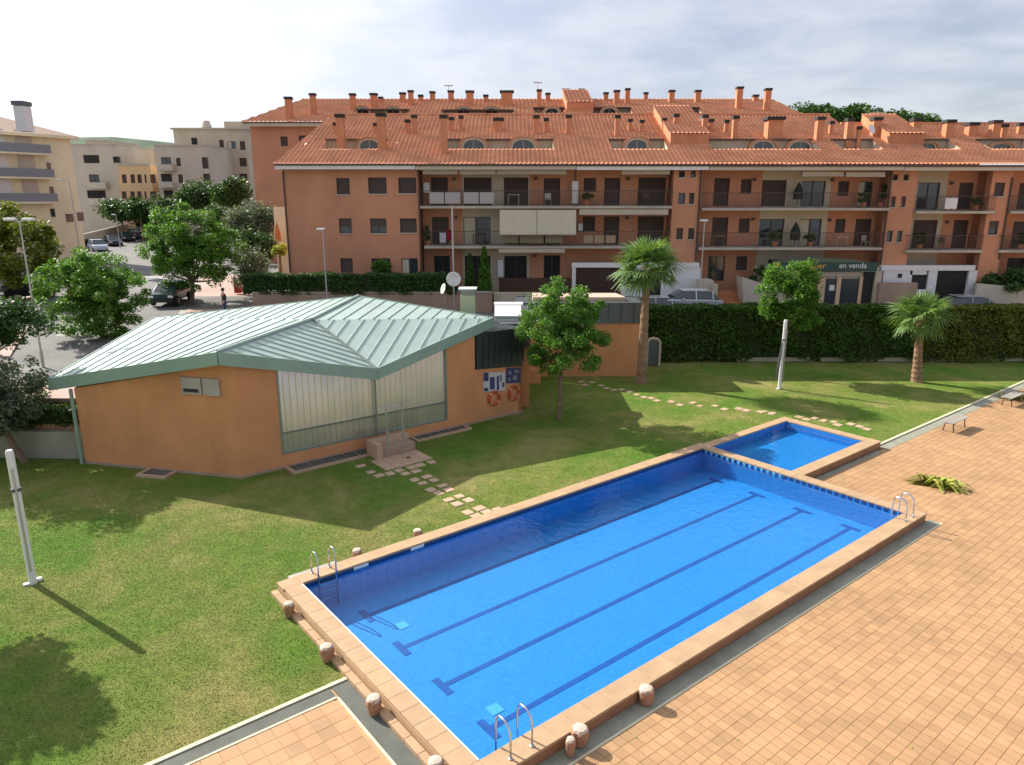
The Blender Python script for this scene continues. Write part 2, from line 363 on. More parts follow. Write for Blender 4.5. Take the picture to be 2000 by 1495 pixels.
W1_ = (-9.96, 24.86)
GRASSM = leafmat('grass_blades', (.07, .13, .015), (.21, .25, .05), .3, .35)
def _gm():
    nt = GRASSM.node_tree; n = nt.nodes.new('ShaderNodeTexNoise'); n.inputs['Scale'].default_value = .28; n.inputs['Detail'].default_value = 6; n.inputs['Roughness'].default_value = .62; n.inputs['Distortion'].default_value = .4
    tcn = nt.nodes.new('ShaderNodeTexCoord'); nt.links.new(tcn.outputs['Object'], n.inputs['Vector']); ge = nt.nodes.new('ShaderNodeNewGeometry')
    rr = ramp(nt, ge.outputs['Random Per Island'], [(0, (.95, 1.0, .9)), (1, (1.35, 1.3, 1.3))]); c = mixc(nt, 1.0, ramp(nt, n.outputs[0], GRAMP), rr, 'MULTIPLY')
    nt.links.new(c, nt.nodes['Principled BSDF'].inputs['Base Color']); nt.links.new(c, [x for x in nt.nodes if x.type == 'BSDF_TRANSLUCENT'][0].inputs[0])
_gm()
V, F = blades(220000, 0); tag(obj('grass', mesh_np('grass', V, F, GRASSM)), 'short mown grass covering the pool lawn', 'grass', kind='stuff')

# ---- paved deck: bed, then tiles as real pieces
DZ = -.012
deck = tag(MB().quad(U(-45, -60, DZ), U(120, -60, DZ), U(120, -.45, DZ), U(-45, -.45, DZ)).quad(U(-45, -.45, DZ), U(-.62, -.45, DZ), U(-.62, 4.02, DZ), U(-45, 4.02, DZ)).quad(U(17.3, -.45, DZ), U(120, -.45, DZ), U(120, 3.7, DZ), U(17.3, 3.7, DZ)).build('paved_deck', JOINT), kind='structure')
def in_view(p, m=60):
    d = np.array([p[0], p[1], p[2]])-_C; c = d@_fw
    if c < 1: return None
    x = 1000+FPX*d[0]/c; y = 747.5-FPX*(d@_up)/c
    return (x, y, c) if -m < x < 2000+m and y < 1495+m*3 else None
tiles = []
def add_tiles(u0, u1, v0, v1, du, dv, stag=False):
    nu, nv = int((u1-u0)/du), int((v1-v0)/dv)
    for j in range(nv):
        for i in range(nu):
            u = u0+(i+.5)*du+(du/2 if stag and j % 2 else 0); v = v1-(j+.5)*dv
            if u+du/2 > u1: continue
            q = in_view(U(u, v))
            if q: tiles.append((q[2], u, v, du, dv))
add_tiles(-14.0, -1.06, -8, 3.5, .33, .33)       # small terrace on the left, next to the pool end
add_tiles(-1.06, 46, -22, -.86, .21, .24)      # deck along the near side
add_tiles(17.63, 46, -.86, 3.46, .21, .24)         # deck past the pool
tiles.sort()
def tile_verts(u, v, du, dv, z, g=.005):
    h = .036; return [U(u-du/2+g, v-dv/2+g, z-h), U(u+du/2-g, v-dv/2+g, z-h), U(u+du/2-g, v+dv/2-g, z-h), U(u-du/2+g, v+dv/2-g, z-h),
            U(u-du/2+g, v-dv/2+g, z), U(u+du/2-g, v-dv/2+g, z), U(u+du/2-g, v+dv/2-g, z), U(u-du/2+g, v+dv/2-g, z)]
TF = [(4, 5, 6, 7), (0, 1, 5, 4), (1, 2, 6, 5), (2, 3, 7, 6), (3, 0, 4, 7)]
protos = {}
for k, (c, u, v, du, dv) in enumerate(tiles[:300]):
    if (du, dv) not in protos:
        a = MB(); hx, hy, h = du/2-.006, dv/2-.006, .036
        a.add([(-hx,-hy,-h),(hx,-hy,-h),(hx,hy,-h),(-hx,hy,-h),(-hx,-hy,-.003),(hx,-hy,-.003),(hx,hy,-.003),(-hx,hy,-.003),(-hx+.006,-hy+.006,0),(hx-.006,-hy+.006,0),(hx-.006,hy-.006,0),(-hx+.006,hy-.006,0)],
              [(8,9,10,11),(0,1,5,4),(1,2,6,5),(2,3,7,6),(3,0,4,7),(4,5,9,8),(5,6,10,9),(6,7,11,10),(7,4,8,11)])
        me = bpy.data.meshes.new('tile'); me.from_pydata(a.v, [], a.f); me.materials.append(TILE); protos[(du, dv)] = me
    o = bpy.data.objects.new('tile', protos[(du, dv)]); COL.objects.link(o); o.parent = deck
    o.location = U(u, v, random.uniform(-.0015, .0015)); o.rotation_euler = (0, 0, .6747)
V = []; F = []
for c, u, v, du, dv in tiles[300:]:
    bb = len(V); V += tile_verts(u, v, du, dv, random.uniform(-.0015, .0015)); F += [tuple(i+bb for i in f) for f in TF]
o = obj('tiles', mesh_np('tiles', V, F, TILE), deck); tag(o, kind='stuff')
# channel and edging strips
for nm, m_, args in [('drain_channel', CHANNEL, (-.62, 17.6, -.80, -.452, -.02, .004)), ('drain_channel', CHANNEL, (17.33, 22.85, 3.48, 3.708, -.02, .004)),
                     ('drain_channel', CHANNELD, (-1.00, -.622, -8, 3.99, -.02, .004)), ('edge_strip', CHANNELD, (-40, -1.04, 3.56, 3.90, -.02, .004)),
                     ('edge_strip', CHANNEL, (23.3, 100, 3.46, 3.90, -.02, .006))]:
    tag(MB().ubox(*args).build(nm, m_), kind='structure')
for args in [(-.62, 17.6, -.855, -.805, -.02, .012), (-40, -.625, 3.905, 4.0, -.02, .03), (-40, -1.05, 3.505, 3.555, -.02, .012), (-1.055, -1.003, -8, 3.5, -.02, .012), (23.3, 100, 3.905, 4.02, -.02, .05)]:
    tag(MB().ubox(*args).build('edging_kerb', EDGE), kind='structure')

# ---- swimming pool
PL, PW, ZT, ZW, ZF = 16.87, 7.88, .30, .17, -.60
pool = thing('swimming_pool', 'long rectangular swimming pool with four dark lane lines on its blue floor', 'swimming pool', U(8.4, 3.9, 0))
def basin(u0, u1, v0, v1, zf, par, skip=()):
    MB().quad(U(u0, v0, zf), U(u1, v0, zf), U(u1, v1, zf), U(u0, v1, zf)).quad(U(u0, v0, zf), U(u0, v0, ZT-.03), U(u1, v0, ZT-.03), U(u1, v0, zf)).quad(U(u1, v0, zf), U(u1, v0, ZT-.03), U(u1, v1, ZT-.03), U(u1, v1, zf)) \
      .quad(U(u1, v1, zf), U(u1, v1, ZT-.03), U(u0, v1, ZT-.03), U(u0, v1, zf)).quad(U(u0, v1, zf), U(u0, v1, ZT-.03), U(u0, v0, ZT-.03), U(u0, v0, zf)).build('basin', MOSAIC, par)
basin(0, PL, 0, PW, ZF, pool)
tag(MB().quad(U(0, 0, ZW), U(PL, 0, ZW), U(PL, PW, ZW), U(0, PW, ZW)).build('water', WATER), kind='structure')
for v in (1.40, 3.13, 4.93, 6.72):
    MB().ubox(1.22, 16.35, v-.07, v+.07, ZF+.002, ZF+.006).ubox(1.19, 1.37, v-.32, v+.32, ZF+.007, ZF+.010).ubox(16.20, 16.38, v-.32, v+.32, ZF+.007, ZF+.010).build('lane_line', LANE, pool)
for u, v in ((1.78, 5.77), (1.74, 1.80)):
    MB().ubox(u-.15, u+.15, v-.15, v+.15, ZF+.003, ZF+.012).build('drain_plate', PALEDRAIN, pool)
# dark waterline tiles, one by one, round the inner rim
wl = MB().ubox(0, .11, .004, .009, 0, .14)
def rim_tiles(par, u0, u1, v0, v1, step=.24):
    k = 0
    def one(c, ax, n):
        nonlocal k
        a = MB(); c = np.array(c)
        g = .004 if abs(float(np.dot(ax, D1))) > .5 else .045; p = [c-ax*(step/2-g), c+ax*(step/2-g)]
        a.prism([(*p[0], ZW-.07), (*p[1], ZW-.07), (*p[1], ZT-.035), (*p[0], ZT-.035)], (*(n*.006), 0)).build('rim_tile', NAVY, par)
    for u in np.arange(u0+step/2, u1, step):
        one(U(u, v1)[:2], D1, -D2)
    for v in np.arange(v0+step/2, v1, step): one(U(u1, v)[:2], D2, -D1)
rim_tiles(pool, 0, PL, 0, PW)
for u in (1.75, 3.55):
    MB().prism([U(u-.22, PW-.004, ZW-.03), U(u+.22, PW-.004, ZW-.03), U(u+.22, PW-.004, ZT-.045), U(u-.22, PW-.004, ZT-.045)], (*(-D2*.02), 0)).build('skimmer', WHITE, pool)
# coping stones
def coping(par, u0, u1, v0, v1, along, step=.5, z0=ZT-.06, z1=ZT):
    a, b_ = (u0, u1) if along == 'u' else (v0, v1); n = max(1, round((b_-a)/step)); s = (b_-a)/n
    for k in range(n):
        p, q = a+k*s+.002, a+(k+1)*s-.002; dz = random.uniform(-.002, .002)
        m_ = MB().ubox(p, q, v0, v1, z0, z1+dz) if along == 'u' else MB().ubox(u0, u1, p, q, z0, z1+dz)
        m_.build('coping_stone', COPE, par, bevel=.007)
coping(pool, -.45, 17.32, -.47, .03, 'u'); coping(pool, -.45, 17.32, PW-.03, PW+.42, 'u')
coping(pool, -.42, .03, .03, PW-.03, 'v'); coping(pool, PL-.03, PL+.42, .03, PW-.03, 'v')
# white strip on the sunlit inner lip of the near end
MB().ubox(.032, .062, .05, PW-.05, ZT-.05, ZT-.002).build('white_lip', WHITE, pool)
# body of the wall under the coping
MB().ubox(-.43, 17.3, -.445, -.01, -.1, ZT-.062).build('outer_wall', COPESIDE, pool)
MB().ubox(-.43, 17.3, PW+.01, PW+.40, -.1, ZT-.062).ubox(-.43, -.01, -.01, PW+.01, -.1, ZT-.062).ubox(PL+.01, PL+.40, -.01, PW+.01, -.1, ZT-.062).build('outer_wall', COPE, pool)
# low ledge along the near end
for k in range(18):
    v = -.47+k*.5
    if v > 8.2: break
    MB().ubox(-.62, -.452, v+.004, min(v+.496, 8.3), -.05, .10).build('ledge_stone', COPE, pool, bevel=.01)
kid = thing('paddling_pool', 'small shallow paddling pool at the far end of the long pool', 'paddling pool', U(20.1, 6, 0))
basin(17.35, 22.85, 4.22, 7.78, -.14, kid)
tag(MB().quad(U(17.35, 4.22, ZW), U(22.85, 4.22, ZW), U(22.85, 7.78, ZW), U(17.35, 7.78, ZW)).build('water', WATER), kind='structure')
coping(kid, 17.30, 23.3, 7.76, 8.16, 'u'); coping(kid, 17.30, 23.3, 3.74, 4.25, 'u'); coping(kid, 22.83, 23.28, 4.25, 7.76, 'v')
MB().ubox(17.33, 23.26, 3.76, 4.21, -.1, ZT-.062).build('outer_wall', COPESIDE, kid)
MB().ubox(17.33, 23.26, 7.79, 8.14, -.1, ZT-.062).ubox(22.86, 23.26, 4.22, 7.78, -.1, ZT-.062).build('outer_wall', COPE, kid)
# two tone rim between the pools
for k in range(14):
    v = 4.35+k*.25
    MB().ubox(PL-.037, PL-.031, v, v+.11, ZT-.19, ZT-.065).build('rim_tile', PALEDRAIN, pool)

# rounded sandstone stools round the rim
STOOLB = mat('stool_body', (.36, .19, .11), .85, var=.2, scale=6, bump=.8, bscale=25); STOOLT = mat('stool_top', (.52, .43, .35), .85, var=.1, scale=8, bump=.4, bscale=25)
def stool(u, v, s, lab, fl=0):
    a = MB().lathe([(.12*s, 0), (.15*s, .06), (.17*s, .17), (.18*s, .27), (.17*s, .33), (.14*s, .355), (.04*s, .362)], (0, 0, 0), 9, .07)
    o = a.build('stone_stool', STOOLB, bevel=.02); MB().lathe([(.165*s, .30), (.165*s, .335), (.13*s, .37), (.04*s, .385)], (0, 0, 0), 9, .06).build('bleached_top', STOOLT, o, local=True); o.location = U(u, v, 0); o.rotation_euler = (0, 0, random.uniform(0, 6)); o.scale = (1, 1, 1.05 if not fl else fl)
    tag(o, lab, 'stone', 'rounded sandstone blocks standing along the pool rim')
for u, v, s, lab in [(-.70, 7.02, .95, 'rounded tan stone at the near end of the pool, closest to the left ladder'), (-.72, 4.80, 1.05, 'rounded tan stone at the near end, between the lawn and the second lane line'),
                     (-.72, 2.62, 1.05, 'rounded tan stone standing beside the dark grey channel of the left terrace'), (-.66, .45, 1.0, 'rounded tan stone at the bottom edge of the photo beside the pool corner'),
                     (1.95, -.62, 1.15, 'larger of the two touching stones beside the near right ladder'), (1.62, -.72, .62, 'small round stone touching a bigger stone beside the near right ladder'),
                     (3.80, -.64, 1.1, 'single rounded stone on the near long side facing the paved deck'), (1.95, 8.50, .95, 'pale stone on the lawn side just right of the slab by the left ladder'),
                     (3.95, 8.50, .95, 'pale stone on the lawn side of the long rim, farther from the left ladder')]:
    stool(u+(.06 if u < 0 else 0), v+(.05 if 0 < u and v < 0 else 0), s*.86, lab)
# ladders
def ladder(u, v, inward, lab, slab=False):       # rails go from the coping over the edge into the water
    t = thing('pool_ladder', lab, 'pool ladder', U(u, v, ZT), .6747, 'steel pool ladders')
    s = inward
    for du in (-.25, .25):
        pts = [(du, -s*.30, 0), (du, -s*.30, .45), (du, -s*.26, .60), (du, -s*.14, .70), (du, s*.02, .70), (du, s*.10, .62), (du, s*.13, .45), (du, s*.13, -.88)]
        MB().tube(pts, .021, 8).build('rail', STEEL, t, local=True, smooth=True)
        MB().lathe([(.045, 0), (.045, .02), (.02, .03)], (du, -s*.30, 0), 10).build('foot_flange', STEEL, t, local=True)
    for z in (-.15, -.38, -.60):
        MB().box(-.25, .25, s*.13-.04, s*.13+.04, z-.012, z+.012).build('step', STEEL, t, local=True)
    return t
ladder(.72, PW, -1, 'steel pool ladder at the left corner on the lawn side of the pool')
ladder(.75, 0, 1, 'steel pool ladder at the near right corner, bottom of the photo')
ladder(16.40, 0, 1, 'steel pool ladder at the far right corner of the pool')
sl_ = MB().ubox(.05, 1.45, 8.33, 8.85, -.04, .06).build('stone_slab', CONCRETE, bevel=.01)
tag(sl_, 'flat grey slab on the grass behind the left pool ladder', 'slab')

# ================================================================== POOL HOUSE
house = thing('pool_house', 'low orange changing pavilion with a folded pale green metal roof', 'building', (-8, 30, 0))
W0 = np.array([-16.63, 26.46]); W1 = np.array([-9.96, 24.86]); T2 = np.array([.7748, .6322]); N2 = np.array([.6322, -.7748])
W2 = W1+T2*13.52
def on2(s, z, off=0.0): p = W1+T2*s+N2*off; return (float(p[0]), float(p[1]), z)
def panel2(pts, th=.3, off=0.0): return MB().prism([on2(s, z, off) for s, z in pts], (*(-N2*th), 0))
RP = {1: gz(95, 741, 3.3), 2: gz(425, 689, 4.82), 3: gz(735, 721, 3.42), 4: gz(962, 621, 4.76), 5: gz(610, 625, 5.0), 6: gz(305, 620, 4.4), 7: gz(700, 579, 5.5)}
def top2(s):                                     # top of the wall follows the fascia
    return float(np.interp(s, [0, 5.55, 11.6], [4.36, 2.98, 4.36]))
panel2([(0, -.1), (1.6, -.1), (1.6, top2(1.6)), (0, top2(0))]).build('wall', ORANGE, house)
panel2([(1.6, -.1), (9.17, -.1), (9.17, .47), (1.6, .57)]).build('wall', ORANGE, house)
panel2([(9.17, -.1), (10.7, -.1), (10.7, top2(10.7)), (9.17, top2(9.17))]).build('wall', ORANGE, house)
panel2([(10.7, -.1), (13.52, -.1), (13.52, 2.28), (10.7, 2.52)], .25).build('wall', ORANGE, house)
MB().prism([(*W0, -.1), (*W1, -.1), (*W1, 4.36), (*W0, 3.02)], (.07, .29, 0)).build('wall', ORANGE, house)
MB().prism([(*W0, -.1), (*W0, 3.02), (-17.2, 36, 4.0), (-17.2, 36, -.1)], (.3, 0, 0)).build('wall', ORANGE, house)
MB().prism([on2(13.52, -.1), on2(13.52, 2.28), on2(13.52, 2.28, -3.5), on2(13.52, -.1, -3.5)], tuple(-T2*.25)+(0,)).build('wall', ORANGE, house)
# back enclosure so nothing shows through
MB().prism([on2(.4, -.1, -.4), on2(11.5, -.1, -.4), on2(11.3, -.1, -5.0), (-14.5, 32.5, -.1), (-16.0, 27.2, -.1)], (0, 0, 2.9)).build('inner_core', DARKIN, house)
panel2([(-.02, -.05), (13.55, -.05), (13.55, .10), (-.02, .10)], .06, .03).build('plinth', GARDWALL, house)
MB().prism([(W0[0]-.0, W0[1]-.03, -.05), (W1[0]-.02, W1[1]-.03, -.05), (W1[0]-.02, W1[1]-.03, .10), (W0[0], W0[1]-.03, .10)], (.01, .06, 0)).build('plinth', GARDWALL, house)
# ribbed translucent wall: each rib panel a piece, set back in its opening
MB().prism([on2(1.6, .5, -.22), on2(9.17, .4, -.22), on2(9.17, 3.8, -.22), on2(5.55, 3.1, -.22), on2(1.6, 4.1, -.22)], (*(-N2*.05), 0)).build('backing', FRAMEG, house)
n_p = 30; sw = (9.17-1.6)/n_p
for k in range(n_p):
    s0, s1 = 1.6+k*sw+.002, 1.6+(k+1)*sw-.002; sm = (s0+s1)/2
    zb = lambda s: .57-.1*(s-1.6)/7.57; zr = lambda s: zb(s)+.78
    for z0, z1, mt in ((zb, zr, POLYLOW), (lambda s: zr(s)+.05, lambda s: top2(s)+.04, POLY)):
        a = MB()
        for p0, p1, o0, o1 in ((s0, s0+.02, -.085, -.07), (s0+.02, s1-.02, -.07, -.07), (s1-.02, s1, -.07, -.085)):
            a.quad(on2(p0, z0(p0), o0), on2(p1, z0(p1), o1), on2(p1, z1(p1), o1), on2(p0, z1(p0), o0))
        a.build('panel', mt, house)
panel2([(1.6, 1.33), (9.17, 1.23), (9.17, 1.28), (1.6, 1.38)], .1, -.04).build('rail', FRAMEG, house)
panel2([(1.6, .57), (1.68, .57), (1.68, top2(1.64)), (1.6, top2(1.6))], .18, .02).build('frame', FRAMEG, house)
panel2([(9.09, .47), (9.17, .47), (9.17, top2(9.17)), (9.09, top2(9.12))], .18, .02).build('frame', FRAMEG, house)
panel2([(1.68, .56), (9.09, .46), (9.09, .53), (1.68, .63)], .12, .01).build('frame', FRAMEG, house)
MB().tube([on2(5.62, .6, .06), on2(5.62, 3.0, .06)], .035, 8).build('downpipe', FRAMEG, house)
a = MB(); c0 = W0+np.array([-.10, -.06]); a.tube([(*c0, 0), (*c0, 3.0)], .07, 8); a.build('downpipe', TEALD, house)
# vents on the left wall
TW1 = (W1-W0)/np.linalg.norm(W1-W0); NW1 = np.array([TW1[1], -TW1[0]])
def on1(s, z, off=0.0): p = W0+TW1*s+NW1*off; return (float(p[0]), float(p[1]), z)
for s0, s1, slot in ((4.78, 5.62, True), (5.68, 6.36, False)):
    MB().prism([on1(s0, 3.12, .01), on1(s1, 3.12, .01), on1(s1, 3.76, .01), on1(s0, 3.76, .01)], (*(NW1*.08), 0)).build('vent_box', CONCRETE, house, bevel=.02)
    if slot: MB().prism([on1(s0+.12, 3.22, .095), on1(s1-.12, 3.22, .095), on1(s1-.12, 3.34, .095), on1(s0+.12, 3.34, .095)], (*(NW1*.02), 0)).build('vent_slot', BLACK, house)
# ---- folded metal roof: strips with a raised seam each
roof = MB().prism([tuple(RP[i]-np.array([0, 0, .30])) for i in (2, 3, 5)], (0, 0, .12)).prism([tuple(RP[i]-np.array([0, 0, .30])) for i in (3, 4, 5)], (0, 0, .12)) \
    .prism([tuple(RP[i]-np.array([0, 0, .30])) for i in (1, 2, 5)], (0, 0, .12)).prism([tuple(RP[i]-np.array([0, 0, .30])) for i in (1, 5, 6)], (0, 0, .12)) \
    .prism([tuple(RP[i]-np.array([0, 0, .30])) for i in (5, 4, 7)], (0, 0, .12)).prism([tuple(RP[i]-np.array([0, 0, .30])) for i in (6, 5, 7)], (0, 0, .12)).build('roof', TEALD, house)
def clip(poly, n, c):                            # keep n.xy >= c
    res = []
    for i in range(len(poly)):
        a, b_ = poly[i], poly[(i+1) % len(poly)]; da, db = a[0]*n[0]+a[1]*n[1]-c, b_[0]*n[0]+b_[1]*n[1]-c
        if da >= 0: res.append(a)
        if (da > 0) != (db > 0) and abs(da-db) > 1e-9: t = da/(da-db); res.append(a+(b_-a)*t)
    return res
def roof_strips(ids, sdir, step, phase=0.0):
    P = [np.array(RP[i]) for i in ids]; n = np.array([-sdir[1], sdir[0]]); n = n/np.linalg.norm(n)
    ds = [p[:2]@n for p in P]; d = min(ds)+phase*step
    d -= step
    while d < max(ds):
        q = clip(clip(P, n, d), -n, -(d+step)); d += step
        if len(q) < 3: continue
        ar = 0
        a = MB(); a.prism([p+np.array([0, 0, -.05]) for p in q], (0, 0, .05))
        on = [p for p in q if abs(p[:2]@n-d) < 1e-6]
        if len(on) >= 2 and np.linalg.norm(on[0]-on[-1]) > .12:
            p0, p1 = on[0], on[-1]; w2 = np.array([*n, 0])*.03
            a.prism([p0-w2, p0, p1, p1-w2], (0, 0, .035))
        a.build('roof_panel', PANELM, roof)
NR = (.233, .972)
roof_strips((3, 4, 5), NR, .56); roof_strips((5, 4, 7), NR, .56, .4)
def hit(x, y, i, j, k):
    a, b_, c = RP[i], RP[j], RP[k]; n = np.cross(b_-a, c-a); d = ray(x, y); return _C+d*(((a-_C)@n)/(d@n))
bd = hit(680, 698, 2, 3, 5)-hit(520, 650, 2, 3, 5)
roof_strips((2, 3, 5), (bd[0], bd[1]), .42)
roof_strips((6, 5, 7), (RP[7]-RP[5])[:2], .55)
nA = 13                                          # the left slope is slightly twisted: strips run from eave to ridge
for k in range(nA):
    t0, t1 = k/nA, (k+1)/nA
    e = lambda t: RP[1]*(1-t)+RP[2]*t; r_ = lambda t: RP[6]*(1-t)+RP[5]*t
    a = MB(); m0 = (e(t0)+r_(t0))/2; m1 = (e(t1)+r_(t1))/2
    for q in ((e(t0), e(t1), r_(t1)), (e(t0), r_(t1), r_(t0))): a.prism([p+np.array([0, 0, -.05]) for p in q], (0, 0, .05))
    wv = (e(t1)-e(t0)); wv = wv/np.linalg.norm(wv)*.035; u_ = np.array([0, 0, .002])
    a.prism([e(t1)-wv+u_, e(t1)+u_, r_(t1)+u_, r_(t1)-wv+u_], (0, 0, .035)); a.build('roof_panel', PANELM, roof)
for i, j in ((1, 2), (2, 3), (3, 4), (6, 1), (4, 7), (7, 6)):
    a, b_ = RP[i], RP[j]; n = np.cross(b_-a, [0, 0, 1.]); n /= np.linalg.norm(n); e_ = (b_-a)/np.linalg.norm(b_-a)*.0
    MB().prism([a-[0, 0, .44], b_-[0, 0, .44], b_+[0, 0, .03], a+[0, 0, .03]], tuple(n*.06)).build('fascia', TEALD, roof)
MB().tube([RP[3]+[0, 0, .03], RP[5]+[0, 0, .03]], .05, 6).build('valley_gutter', FRAMEG, roof)
MB().tube([RP[2]+[0, 0, .05], RP[5]+[0, 0, .07]], .055, 6).tube([RP[5]+[0, 0, .05], RP[7]+[0, 0, .05]], .055, 6).build('ridge_cap', PANELM, roof)
# vent stack on the roof
cp = gz(914, 617, 4.66)
st = MB().box(cp[0]-.33, cp[0]+.33, cp[1]-.1, cp[1]+.5, 4.2, 5.62).build('vent_stack', mat('pale_lime', (.42, .46, .30), .7), house, bevel=.02)
MB().box(cp[0]-.30, cp[0]+.30, cp[1]-.06, cp[1]+.46, 5.62, 5.88).build('mesh_band', FRAMEG, st)
MB().box(cp[0]-.42, cp[0]+.42, cp[1]-.16, cp[1]+.56, 5.88, 5.95).build('cap', WHITE, st)
# slate louvre box above the right end of the wall
lb = MB().prism([on2(10.75, 2.52, .02), on2(13.5, 2.30, .02), on2(13.5, 4.15, .02), on2(10.75, 4.15, .02)], (*(-N2*2.2), 0)).build('plant_screen', LOUVER, house)
for k in range(9):
    s = 10.78+k*.34
    MB().prism([on2(s, 2.54, .025), on2(s+.05, 2.54, .025), on2(s+.05, 4.13, .025), on2(s, 4.13, .025)], (*(N2*.03), 0)).build('screen_rib', LOUVER, lb)
# rules boards
def board(s0, s1, z0, z1, base, marks, lab, mm):
    t = MB().prism([on2(s0, z0, .01), on2(s1, z0-.12*(s1-s0), .01), on2(s1, z1-.12*(s1-s0), .01), on2(s0, z1, .01)], (*(N2*.03), 0)).build('notice_board', base)
    for a0, a1, b0, b1 in marks:
        f = lambda s: s0+(s1-s0)*s; g = lambda s, z: z0+(z1-z0)*z-.12*(f(s)-s0)
        MB().prism([on2(f(a0), g(a0, b0), .045), on2(f(a1), g(a1, b0), .045), on2(f(a1), g(a1, b1), .045), on2(f(a0), g(a0, b1), .045)], (*(N2*.004), 0)).build('printed_block', mm, t)
    tag(t, lab, 'sign')
BOARDW = mat('board_white', (.55, .55, .58), .6); BOARDB = mat('board_blue', (.035, .045, .17), .5); BOARDG = mat('board_grey', (.22, .22, .28), .5)
board(11.15, 12.42, 1.42, 2.32, BOARDW, [(0, .22, .55, 1), (.02, .20, .02, .2), (.28, .5, .1, .75), (.6, .70, .05, .8), (.76, .82, .5, .85), (.86, .95, .2, .45)], 'white notice board with dark blue pictograms on the orange wall', BOARDB)
board(12.48, 13.36, 1.60, 2.34, BOARDB, [(.15, .35, .6, .8), (.45, .7, .2, .5), (.55, .85, .65, .85), (.12, .3, .15, .35)], 'dark blue notice board at the end of the orange wall', BOARDG)
RING = mat('life_ring_orange', (.50, .09, .035), .6, var=.1, scale=5); RINGB = mat('ring_band', (.62, .30, .20), .6)
def life_ring(s, z, R, lab):
    c = Vector(on2(s, z, .07)); a = MB(); ax = Vector((*T2, 0)); up = Vector((0, 0, 1)); pts = [c+ax*math.cos(g)*R+up*math.sin(g)*R for g in np.linspace(0, 2*math.pi, 25)]
    o = a.tube(pts, .075, 8, cap=False).build('life_ring', RING, smooth=True); tag(o, lab, 'life ring', 'life rings hanging on the wall')
    for g in (.8, 2.37, 3.94, 5.5):
        MB().tube([c+ax*math.cos(g+d)*R+up*math.sin(g+d)*R for d in (-.16, 0, .16)], .084, 8).build('band', RINGB, o)
    MB().prism([on2(s-.05, z+R-.02, 0), on2(s+.05, z+R-.02, 0), on2(s+.05, z+R+.04, 0), on2(s-.05, z+R+.04, 0)], (*(N2*.08), 0)).build('hook', STEEL, o)
life_ring(11.75, 1.02, .30, 'orange life ring hanging under the white notice board'); life_ring(12.95, 1.05, .30, 'orange life ring hanging under the dark blue notice board')
# air conditioning units behind the screen
acx = gy(990, 620, 35.5)
ac = thing('air_handler', 'white and grey air handling unit behind the slate screen of the pavilion', 'air conditioner', (acx[0], 36, 2.0))
x0, x1, z0, z1 = rect(966, 602, 1018, 645, 35.2)
MB().box(x0+.05, x1-.1, 35.2, 36.2, 2.0, z1-.45).build('cabinet', GALV, ac); MB().prism([(x0, 35.1, z1-.44), (x1, 35.1, z1-.44), (x1, 36.3, z1-.10), (x0, 36.3, z1-.10)], (0, 0, .07)).build('top_cover', WHITE, ac)
MB().box(x0+.12, x1-.16, 35.12, 35.2, z1-1.0, z1-.52).build('front_grille', WHITE, ac); MB().box(x0-.05, x1+.1, 36.35, 37.2, 2.0, z1+.02).build('duct', WHITE, ac)
# ---- utility block to the right
ub = thing('plant_building', 'flat orange block with a grey metal band behind the round lawn tree', 'building', (4, 40.5, 0))
UX0, UX1 = 0.9, 7.3
MB().box(UX0, UX1, 40.6, 43.3, -.1, 3.12).build('wall', ORANGE, ub)
MB().box(.2, UX1+.05, 40.5, 43.4, 3.12, 4.30).build('metal_band', GREYCLAD, ub)
for k in range(10): MB().box(.4+k*.72, .43+k*.72, 40.47, 40.498, 3.14, 4.28).build('joint', LOUVER, ub)
MB().prism([(1.2, 41.2, 4.30), (6.5, 41.2, 4.30), (6.2, 43.2, 4.30), (1.2, 43.2, 4.30)], (0, 0, .22)).build('roof_slab', mat('pink_slab', (.62, .44, .34), .8, var=.05, scale=2), ub)
MB().box(-.6, .9, 34.3, 40.58, 3.0, 4.16).build('metal_band', GREYCLAD, ub); MB().box(-.55, .85, 34.35, 40.58, -.1, 3.0).build('wall', ORANGE, ub)
MB().box(.95, 1.6, 38.9, 39.9, -.1, .75).build('low_wall', ORANGE, ub)
g = thing('garden_gate', 'grey gate in an arched beige surround beside the palm and hedge', 'gate', (gz(1277, 712)[0], 43.4, 0))
x0, x1, z0, z1 = rect(1262, 662, 1291, 712, 43.2)
MB().box(x0, x0+.14, 43.2, 43.5, 0, z1-.2).box(x1-.14, x1, 43.2, 43.5, 0, z1-.2).tube([(x0+.07, 43.35, z1-.22), (x0+.2, 43.35, z1-.06), ((x0+x1)/2, 43.35, z1), (x1-.2, 43.35, z1-.06), (x1-.07, 43.35, z1-.22)], .09, 6).build('surround', BEIGE, g)
MB().box(x0+.15, x1-.15, 43.3, 43.36, .05, z1-.12).build('door_leaf', GREYCLAD, g)
